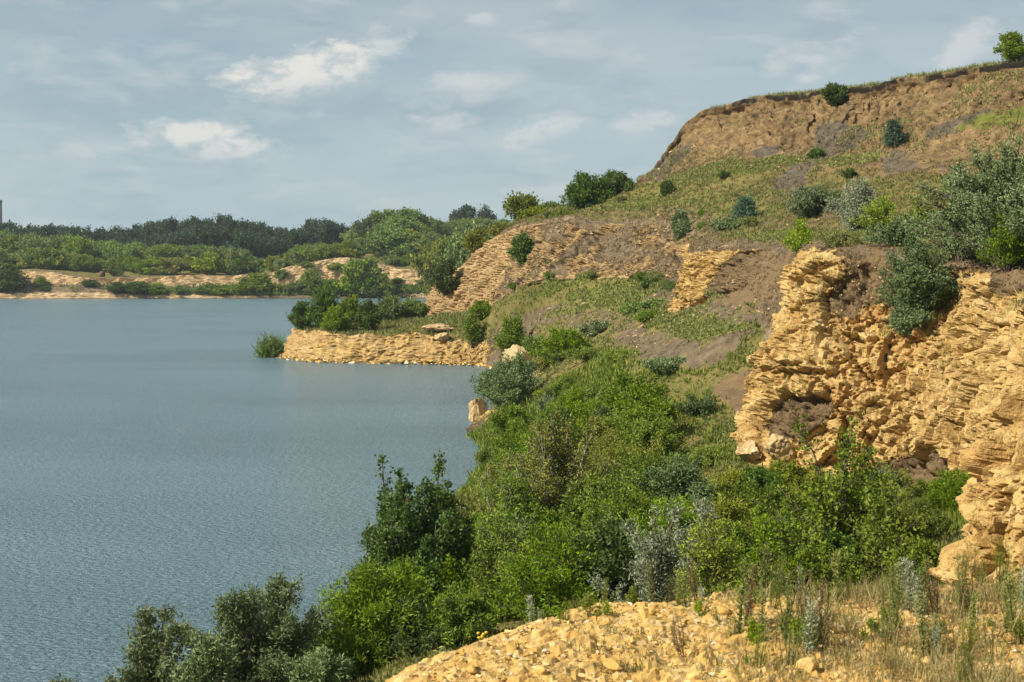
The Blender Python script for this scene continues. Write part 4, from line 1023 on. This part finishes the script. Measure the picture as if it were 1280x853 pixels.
spots = [(640, 815, 30), (700, 792, 22), (765, 836, 34), (905, 768, 30), (930, 800, 24), (1010, 840, 46), (1090, 795, 30), (1108, 797, 24), (870, 850, 34), (1215, 800, 32), (815, 770, 26), (980, 775, 22), (590, 842, 26), (1160, 830, 28), (730, 762, 22), (1040, 770, 24), (675, 842, 24), (855, 800, 22), (1250, 842, 34)]
for i, (x, y, w) in enumerate(spots):
    # walk the line of sight down to the mound
    d = 5.0
    while d < 10.4:
        X, Y, z = W(x, y, d)
        if z < mound_z(np.array([X]), np.array([Y]))[0]: break
        d += .02
    v, f = rockshape(IC2, 700+i, .5, .75); s = w*d/F/2*.75
    o = put('limestone', mesh_np('limestone', v*s, f, False, None, dict(tint=np.full(len(f), rng.uniform(.1, .65)))), mat=RSTONE)
    o.location = (X, Y, mound_z(np.array([X]), np.array([Y]))[0]+s*.3); o.rotation_euler = (0, 0, rng.uniform(0, 6))
    tag(o, 'pale fist-sized limestone lying on the rubble mound', 'stone', 'fist-sized stones on the rubble mound')

# rock waste on the slopes
fc = p[Q]; cen = fc.mean(1); far_ok = (cen[:, 1] > 25) & (cen[:, 1] < 235)
ar = np.linalg.norm(np.cross(fc[:, 1]-fc[:, 0], fc[:, 3]-fc[:, 0]), axis=1)
qa = lambda a: a[Q].mean(1)
fsl, frock, fgr, flush, fsoil, fsand, fturf = qa(s_), qa(rock), qa(grass), qa(lush), qa(soilp), qa(sand), qa(turf)
def sample(wt, n, rng):
    c = np.cumsum(wt); k = np.searchsorted(c, rng.uniform(0, c[-1], n)); k = np.clip(k, 0, len(Q)-1)
    u, v = rng.uniform(0, 1, (2, n, 1))
    a, b, c_, d_ = fc[k, 0], fc[k, 1], fc[k, 2], fc[k, 3]
    return (a*(1-u)+d_*u)*(1-v)+(b*(1-u)+c_*u)*v, k
vis = (cen[:, 0]/np.maximum(cen[:, 1], 5)*F+HX < 1340) & (cen[:, 1] > 25)
iw = ar*vis/np.maximum(cen[:, 1], 30)**1.6
rng = np.random.default_rng(77)
pts, k = sample(iw*far_ok*np.clip(4*qa(nA), .03, 1)*(((fsl > 1) & (fsl < 6.6))*(.15*(1-fgr)+.5*fsoil+1.0*((fsl > 1.6) & (fsl < 3.0))*(frock > .1)+.5*(frock > .5))), 2800, rng)
szs = np.clip(pts[:, 1]*.0014, .05, .3)*rng.uniform(.4, 1.5, len(pts))
so_ = scatter_stones('scree_rubble', pts, szs, 61, 10, BIGMAT, .45); tag(so_, 'loose limestone blocks scattered on the scree slopes under the cliffs', 'rubble', kind='stuff')

pts, k = sample(ar*(fsl > .95)*(fsl < 1.05)*(qa(t_) < .14)*((cen[:, 1] > 204)*(cen[:, 1] < 236)*(cen[:, 0] < 0)), 380, rng)
so_ = scatter_stones('shore_rubble', pts+np.array([[-.1, -.5, -.1]]), rng.uniform(.15, .75, len(pts))*rng.uniform(.4, 1, len(pts)), 64, 10, RSTONE, .4); tag(so_, 'fallen limestone blocks along the waterline of the promontory and shore', 'rubble', kind='stuff')

# ---------------------------------------------------------------- ground cover
def tufts(name, pts, h, blades, width, mat, label, seed, spread=.5, lean=.45):
    rng = np.random.default_rng(seed); n = len(pts); b = blades
    h = np.broadcast_to(h, (n,)); width = np.broadcast_to(width, (n,))
    a = rng.uniform(0, 6.28, (n, b)); r = np.sqrt(rng.uniform(0, 1, (n, b)))*spread*h[:, None]
    foot = pts[:, None]+np.stack([r*np.cos(a), r*np.sin(a), -.06*h[:, None]+0*r], -1)
    a2 = rng.uniform(0, 6.28, (n, b)); hh = h[:, None]*rng.uniform(.45, 1.15, (n, b)); l = lean*hh*rng.uniform(.1, 1, (n, b))
    dr = np.stack([l*np.cos(a2), l*np.sin(a2), hh], -1)
    L = np.linalg.norm(dr, axis=-1).ravel()
    V, Qd = leaf_quads(foot.reshape(-1, 3), dr.reshape(-1, 3), L, np.repeat(width, b), rng, .1)
    cl = np.repeat(rng.uniform(0, 1, n), b)
    o = put(name, mesh_np(name, V, Qd, False, None, dict(tint=rng.uniform(0, 1, len(Qd)), clump=cl)), mat=M[mat])
    tag(o, label, 'grass', kind='stuff'); return o
rng = np.random.default_rng(5)
near = (cen[:, 1] > 38) & (cen[:, 1] < 260)
soil_side = 1
pts, k = sample(iw*near*(fsl < 6)*(fsl > .9)*(frock < .35)*np.clip(fgr-.3, 0, 1)*(flush < .6)*np.clip(.45+1.3*qa(nB), .08, 1), 30000, rng)
tufts('slope_grass', pts, np.clip(pts[:, 1]*.0024, .2, .42)*rng.uniform(.4, 1.3, len(pts)), 6, np.clip(pts[:, 1]*.0007, .04, .12), 'weed', 'dull green and straw grass tufts over the quarry slopes', 1)
pts, k = sample(iw*near*(fsl < 6.5)*(fsl > 2.9)*(frock < .4)*np.clip(.5+1.2*qa(nA), .08, 1), 16000, rng)
tufts('dry_slope_grass', pts, np.clip(pts[:, 1]*.0022, .2, .4)*rng.uniform(.4, 1.2, len(pts)), 5, np.clip(pts[:, 1]*.0006, .04, .11), 'rust', 'brown withered grass over the quarry slopes', 21)
pts, k = sample(iw*near*(fsl < 6)*(fsl > .9)*(frock < .5)*np.clip(flush-.2, 0, 1), 14000, rng)
tufts('slope_herbs', pts, np.clip(pts[:, 1]*.002, .18, .32)*rng.uniform(.5, 1.2, len(pts)), 7, np.clip(pts[:, 1]*.0010, .07, .16), 'weed', 'fresh green herbs in patches on the quarry slopes', 2, .9, .9)
pts, k = sample(iw*(cen[:, 1] > 50)*(cen[:, 1] < 125)*(1-.9*((cen[:, 0] > 8.5) & (cen[:, 1] > 68)))*(fsl > .9)*(fsl < 2.95)*(frock < .4)*(fsoil < .5), 17000, rng)
tufts('hollow_undergrowth', pts, rng.uniform(.25, .8, len(pts)), 9, np.clip(pts[:, 1]*.0011, .05, .13), 'willow', 'rank green undergrowth covering the floor of the hollow', 3, .6, .7)
rimk = (fsl > 7.95) & (qa(t_) < .13) & (fsl < 8.5)
pts, k = sample(ar*rimk*(cen[:, 1] > 130)*(cen[:, 1] < 245)*(qa(far) < .1), 8000, rng)
tufts('rim_grass', pts, rng.uniform(.25, .85, len(pts)), 8, .08, 'weed', 'long dry grass along the rim of the bluff', 4, .6, .6)
pts, k = sample(ar*vis*(fsl > 5.9)*(fsl < 6.9)*(qa(t_) < .93)*(qa(far) < .1)*(fturf < .1)*(cen[:, 1] > 110)*(cen[:, 1] < 245)*np.clip(qa(nA)+.05, 0, 1), 1500, rng)
tufts('bluff_weeds', pts, rng.uniform(.25, .6, len(pts)), 7, .10, 'weed', 'sparse weeds on the bare face of the bluff', 6, .6, .6)
pts, k = sample(ar*(cen[:, 1] > 560)*(fsl > 1.)*(fsl < 3.)*np.clip(fgr, 0, 1)*(cen[:, 0] > -280)*np.where(cen[:, 0] > -135, 1, .12), 5000, rng)
tufts('shore_reeds', pts, rng.uniform(1.0, 2.6, len(pts)), 5, .5, 'reed', 'band of green reeds and scrub along the far shore', 7, .7, .5)
pts, k = sample(ar*(cen[:, 1] > 207)*(cen[:, 1] < 262)*(fsl > 1.05)*(fsl < 3)*(cen[:, 0] < -5)*(frock < .5), 3000, rng)
tufts('terrace_grass', pts, rng.uniform(.25, .7, len(pts)), 6, .14, 'weed', 'grass and herbs on the promontory terrace', 8, .7, .6)
pts, k = sample(iw*(cen[:, 1] < 150)*(fsl > 2.9)*(fsl < 3.9)*(frock > .5)*(qa(nA) > .12), 420, rng)
tufts('cliff_weeds', pts, rng.uniform(.15, .5, len(pts)), 12, .035, 'dry', 'dry weeds rooted in cracks of the yellow cliff', 9, .6, .8)

# ---------------------------------------------------------------- scrub filling the hollow, copies of a few willows
SP = {}
def scrub_proto(key, kind, n, **kw):
    SP[key] = []
    st = dict(KINDS[kind][4]); st.update(kw)
    for i in range(n): SP[key].append(plant(KINDS[kind][0], 3.2, 3.6, 900+i*7+len(key), **st))
scrub_proto('willow', 'willow', 4, leaves=16, leaf=(.19, .055), wood=False)
scrub_proto('leafy', 'dark', 3, leaves=14, leaf=(.17, .09), wood=False)
scrub_proto('grey', 'silver', 2, leaves=16, leaf=(.19, .06), wood=False)
def scrub(key, label, group, X, Y, h, w, mat, name='scrub_willow'):
    pr = SP[key][int(RNG.integers(len(SP[key])))]
    r = bpy.data.objects.new(name, None); COL.objects.link(r)
    r.location = (X, Y, ground(X, Y)-.1); r.rotation_euler = (0, 0, RNG.uniform(0, 6.28)); r.scale = (w/3.6, w/3.6, h/3.2)
    tag(r, label, 'shrub', group)
    for part, me, m in (('foliage', pr[1], M[mat]), ('stems', pr[0], M['bark'])):
        o = bpy.data.objects.new(part, me); COL.objects.link(o); o.parent = r
        if len(me.materials) == 0: me.materials.append(m)
        o.material_slots[0].link = 'OBJECT'; o.material_slots[0].material = m
rng = np.random.default_rng(15)
hol = (fsl > 1.35)*(fsl < 2.9)*(frock < .4)*(fsoil < .45)*(cen[:, 1] > 44)*(cen[:, 1] < 112)*(1.0-((cen[:, 0] > 8) & (cen[:, 1] > 66)))*(1.0-((cen[:, 0] > 5) & (cen[:, 1] > 96)))
pts, k = sample(ar*hol/np.maximum(cen[:, 1], 30), 82, rng)
LABS = {'willow': ('feathery green willow among the crowded scrub of the hollow', 'feathery willows crowding the hollow', ('willow', 'willow', 'birch')),
        'leafy': ('low leafy dark green shrub among the crowded scrub of the hollow', 'low dark shrubs crowding the hollow', ('dark', 'maple', 'willow')),
        'grey': ('low grey-green shrub among the crowded scrub of the hollow', 'low grey shrubs crowding the hollow', ('silver',))}
for q3 in pts:
    key = rng.choice(['willow', 'willow', 'willow', 'leafy', 'leafy', 'grey'])
    h = rng.uniform(1.8, 4.2)*(.75 if q3[1] > 95 else 1)*(.8 if q3[1] < 55 else 1)*(.6 if q3[0] > 8 else 1)
    lab = LABS[key]
    scrub(key, lab[0], lab[1], q3[0], q3[1], h, h*rng.uniform(.9, 1.35), lab[2][int(rng.integers(len(lab[2])))])
pts, k = sample(ar*(fsl > 3.95)*(fsl < 5.6)*(cen[:, 1] > 60)*(cen[:, 1] < 240)*vis*(fgr > .45), 34, rng)
for q3 in pts:
    h = rng.uniform(.5, 1.3); scrub('leafy', 'small low green bush dotted on the upper grass slope', 'small bushes dotted on the upper grass slope', q3[0], q3[1], h, h*1.5, str(rng.choice(['weed', 'willow', 'dark', 'wood'])), 'slope_bush')
pts, k = sample(ar*(fsl > 2.0)*(fsl < 2.9)*(cen[:, 1] > 145)*(cen[:, 1] < 205)*(frock < .4)*(cen[:, 0] > 0), 26, rng)
for q3 in pts:
    h = rng.uniform(.6, 1.5); scrub('leafy', 'small low green bush on the slope below the brown wall', 'small bushes on the slope below the brown wall', q3[0], q3[1], h, h*1.5, str(rng.choice(['weed', 'willow', 'wood'])), 'slope_bush')

# ---------------------------------------------------------------- weeds on the mound
WEED = {}
def weed_proto(key, n, **kw):
    WEED[key] = [plant(key, 1.0, kw.get('w', .35), 1200+i*5+len(key), **{k_: v for k_, v in kw.items() if k_ != 'w'}) for i in range(n)]
weed_proto('spike', 3, w=.10, stems=2, twigs=46, leaves=4, leaf=(.075, .022), form='column', up=1., twl=.05, start=.05, base=.4)
weed_proto('wormwood', 4, w=.45, stems=7, twigs=18, leaves=8, leaf=(.05, .010), form='column', up=.9, twl=.16, start=.15, base=.2)
weed_proto('dock', 3, w=.25, stems=4, twigs=26, leaves=7, leaf=(.028, .018), form='column', up=1., twl=.09, start=.3, base=.2)
weed_proto('leafy', 3, w=.7, stems=9, twigs=7, leaves=6, leaf=(.13, .07), up=.5, twl=.2, start=.2, base=.2)
def weed(key, x, d, h, mat, label, group, cat='weed', name=None):
    pr = WEED[key][int(RNG.integers(len(WEED[key])))]
    X = (x-HX)/F*d; z = float(mound_z(np.array([X]), np.array([d]))[0])
    r = bpy.data.objects.new(name or 'weed', None); COL.objects.link(r)
    r.location = (X, d, z-.01); r.rotation_euler = (RNG.uniform(-.12, .12), RNG.uniform(-.12, .12), RNG.uniform(0, 6.28)); r.scale = (h, h, h)
    tag(r, label, cat, group)
    for part, me, m in (('foliage', pr[1], M[mat]), ('stem', pr[0], M['rust' if mat in ('rust', 'dry') else 'weed'])):
        o = bpy.data.objects.new(part, me); COL.objects.link(o); o.parent = r
        if len(me.materials) == 0: me.materials.append(m)
        o.material_slots[0].link = 'OBJECT'; o.material_slots[0].material = m
    return r
rng = np.random.default_rng(63)
for i in range(24):
    x = rng.uniform(620, 1300); d = rng.uniform(9.2, 10.3) if x < 900 else rng.uniform(8.2, 10.5)
    weed('spike', x, d, rng.uniform(.2, .46)*(1 if x > 900 else .6), str(rng.choice(['pale', 'weed', 'weed'])), 'thin pale green weed spike rising from the rubble mound', 'pale weed spikes on the rubble mound', name='weed_spike')
for i in range(34):
    x = 560+760*rng.power(2.0); d = rng.uniform(7.6, 10.4) if x > 900 else rng.uniform(8.9, 10.2)
    weed('wormwood', x, d, rng.uniform(.16, .48)*(1 if x > 950 else .55), str(rng.choice(['weed', 'weed', 'wood', 'birch'])), 'feathery dry wormwood stalk on the rubble mound', 'wormwood stalks on the rubble mound', name='wormwood')
for i in range(12):
    x = 640+660*rng.power(1.5); d = rng.uniform(7.4, 10.0) if x > 800 else rng.uniform(8.8, 10.)
    weed('dock', x, d, rng.uniform(.18, .45), 'rust', 'reddish brown dead stalk standing on the rubble mound', 'brown dead stalks on the rubble mound', name='dead_stalk')
for i in range(26):
    x = rng.uniform(600, 1290); d = rng.uniform(7.6, 10.1) if x > 800 else rng.uniform(9, 10.1)
    weed('leafy', x, d, rng.uniform(.06, .17), str(rng.choice(['willow', 'maple', 'lime'])), 'small leafy green seedling on the rubble mound', 'green seedlings on the rubble mound', name='seedling')
# weeds on the outer slope left of the mound
for x, d, h, key, mat, lab in [(468, 11.5, .9, 'spike', 'pale', 'tall pale wormwood shoot at the lake side of the mound, leftmost of four'), (497, 11.0, .9, 'wormwood', 'weed', 'tall leaning grass-green weed below the columnar poplar'), (545, 10.8, .7, 'spike', 'weed', 'pale green spike under the poplar at the mound brink'), (430, 12.5, .9, 'wormwood', 'weed', 'feathery pale weed between lakeside willows and poplar'),
                               (395, 13, .9, 'wormwood', 'pale', 'feathery pale weed in front of the tall lakeside willow'), (350, 13.5, .9, 'dock', 'dry', 'bare brown weed stalk before the lakeside willows'), (570, 10.4, .5, 'dock', 'rust', 'brown weed stalk at the brink of the mound under the willow')]:
    weed(key, x, d, h, mat, lab, None)
for x, d, lab in ((603, 10.0, 'tall tansy with yellow flower buttons at the mound brink'), (590, 10.2, 'small tansy with yellow flowers left of the taller tansy')):
    r = weed('wormwood', x, d, .32 if x > 600 else .24, 'weed', lab, None, name='tansy')
    v, f = IC1; rg = np.random.default_rng(int(x))
    g = N('tansy_yellow'); g.link(g.n('BsdfPrincipled', {'Base Color': (.62, .38, .02, 1), 'Roughness': .7}).outputs[0], g.out.inputs[0])
    fm = mesh_np('flower_head', v*np.array([.045, .045, .03]), f)
    for j in range(12):
        o = put('flower_head', fm, r, g.m); o.location = (rg.normal(0, .10), rg.normal(0, .1), rg.uniform(.85, 1.1))
# dry grass
n = 2200; gx_ = 640*np.ones(n)
xpx = 560+760*rng.power(2.1, n); dd = rng.uniform(6.6, 10.5, n); X = (xpx-HX)/F*dd
keep = (fbm(np.stack([X, dd, 0*X], 1)*1.1, 3, 99)+rng.uniform(-.35, .35, n) > (.2-.2*sstep(900, 1280, xpx)-.15*sstep(9.2, 10, dd)))
X, dd = X[keep], dd[keep]
pts = np.stack([X, dd, mound_z(X, dd)], 1)
h_ = rng.uniform(.05, .26, len(pts))*(.4+.6*sstep(800, 1200, xpx[keep]))
tufts('dry_grass', pts, h_, 7, .006, 'dry', 'dry straw-coloured grass on the rubble mound', 11, .35, .7)
pts2 = pts[::3]+np.array([.05, .03, 0]); pts2[:, 2] = mound_z(pts2[:, 0], pts2[:, 1])
tufts('green_grass', pts2, h_[::3]*.9, 7, .006, 'weed', 'thin green grass between stones of the rubble mound', 12, .4, .7)

# ---------------------------------------------------------------- far small structures
def plain(name, col, rough=.7):
    g = N(name); co = g.n('TexCoord').outputs['Object']; n = g.noise(co, 1.5, 5)
    c = g.mix(n, tuple(v*.7 for v in col), tuple(min(1, v*1.2) for v in col))
    g.link(g.n('BsdfPrincipled', {'Base Color': c, 'Roughness': rough}).outputs[0], g.out.inputs[0]); return g.m
X, Y, zt = W(0.5, 250, 1000); zb = ground(X, Y)
r = bpy.data.objects.new('chimney', None); COL.objects.link(r); r.location = (X, Y, zb); tag(r, 'slim grey factory chimney above the far wood at the left edge', 'chimney')
H = zt-zb
pth = np.array([[[0, 0, z] for z in np.linspace(0, H, 6)]]); V, Qc = tubes(pth, np.linspace(1.6, 1.0, 6)[None], 16); put('shaft', mesh_np('shaft', V, Qc), r, plain('chimney_concrete', (.16, .16, .16)))
for z in (.62*H, .97*H):
    V, Qc = tubes(np.array([[[0, 0, z-.5], [0, 0, z-.49], [0, 0, z+.49], [0, 0, z+.5]]]), np.array([[1.0, 1.35, 1.35, 1.0]]), 16); put('gallery', mesh_np('gallery', V, Qc), r, plain('chimney_band', (.10, .10, .10)))
X, Y, zt = W(128, 337, 634); zb = ground(X, Y)
r = bpy.data.objects.new('rusty_tank', None); COL.objects.link(r); r.location = (X, Y, zb-.1); tag(r, 'small rusty brown tank standing on the far sandy bank', 'tank')
rm = plain('rust_steel', (.11, .045, .03))
V, Qc = tubes(np.array([[[0, 0, 0], [0, 0, .02], [0, 0, 2.6], [0, 0, 2.9], [0, 0, 3.05]]]), np.array([[.2, 1.25, 1.25, 1.0, .05]]), 20); put('body', mesh_np('body', V, Qc), r, rm)
V, Qc = tubes(np.array([[[0, 0, 3.0], [0, 0, 3.02], [0, 0, 3.4], [0, 0, 3.45]]]), np.array([[.1, .35, .35, .05]]), 12); put('hatch', mesh_np('hatch', V, Qc), r, rm)
for x, y0, y1, lab in ((288, 306, 322, 'thin utility pole with crossarm before the dark far wood'),):
    X, Y, zt = W(x, y0, 690); zb = ground(X, Y)
    r = bpy.data.objects.new('utility_pole', None); COL.objects.link(r); r.location = (X, Y, zb); tag(r, lab, 'pole')
    V, Qc = tubes(np.array([[[0, 0, 0], [0, 0, (zt-zb)*.5], [0, 0, zt-zb]]]), np.array([[.2, .17, .13]]), 8); pm = plain('pole_concrete', (.20, .19, .18)); put('shaft', mesh_np('shaft', V, Qc), r, pm)
    V, Qc = tubes(np.array([[[-1.1, 0, zt-zb-.7], [0, 0, zt-zb-.7], [1.1, 0, zt-zb-.7]]]), np.full((1, 3), .09), 6); put('crossarm', mesh_np('crossarm', V, Qc), r, pm)

# ---------------------------------------------------------------- air
hz = bmesh.new(); bmesh.ops.create_cube(hz, size=1.0); hm = bpy.data.meshes.new('haze'); hz.to_mesh(hm); hz.free()
g = N('haze'); HZ = g.n('VolumePrincipled', {'Color': (.80, .90, 1.0, 1), 'Density': .00009, 'Anisotropy': .2}); g.link(HZ.outputs[0], g.out.inputs[1])
ho = put('haze', hm, mat=g.m); ho.scale = (5600, 3800, 106); ho.location = (0, 1500, 48); tag(ho, kind='stuff', label='thin summer haze over the lake and the far wood')
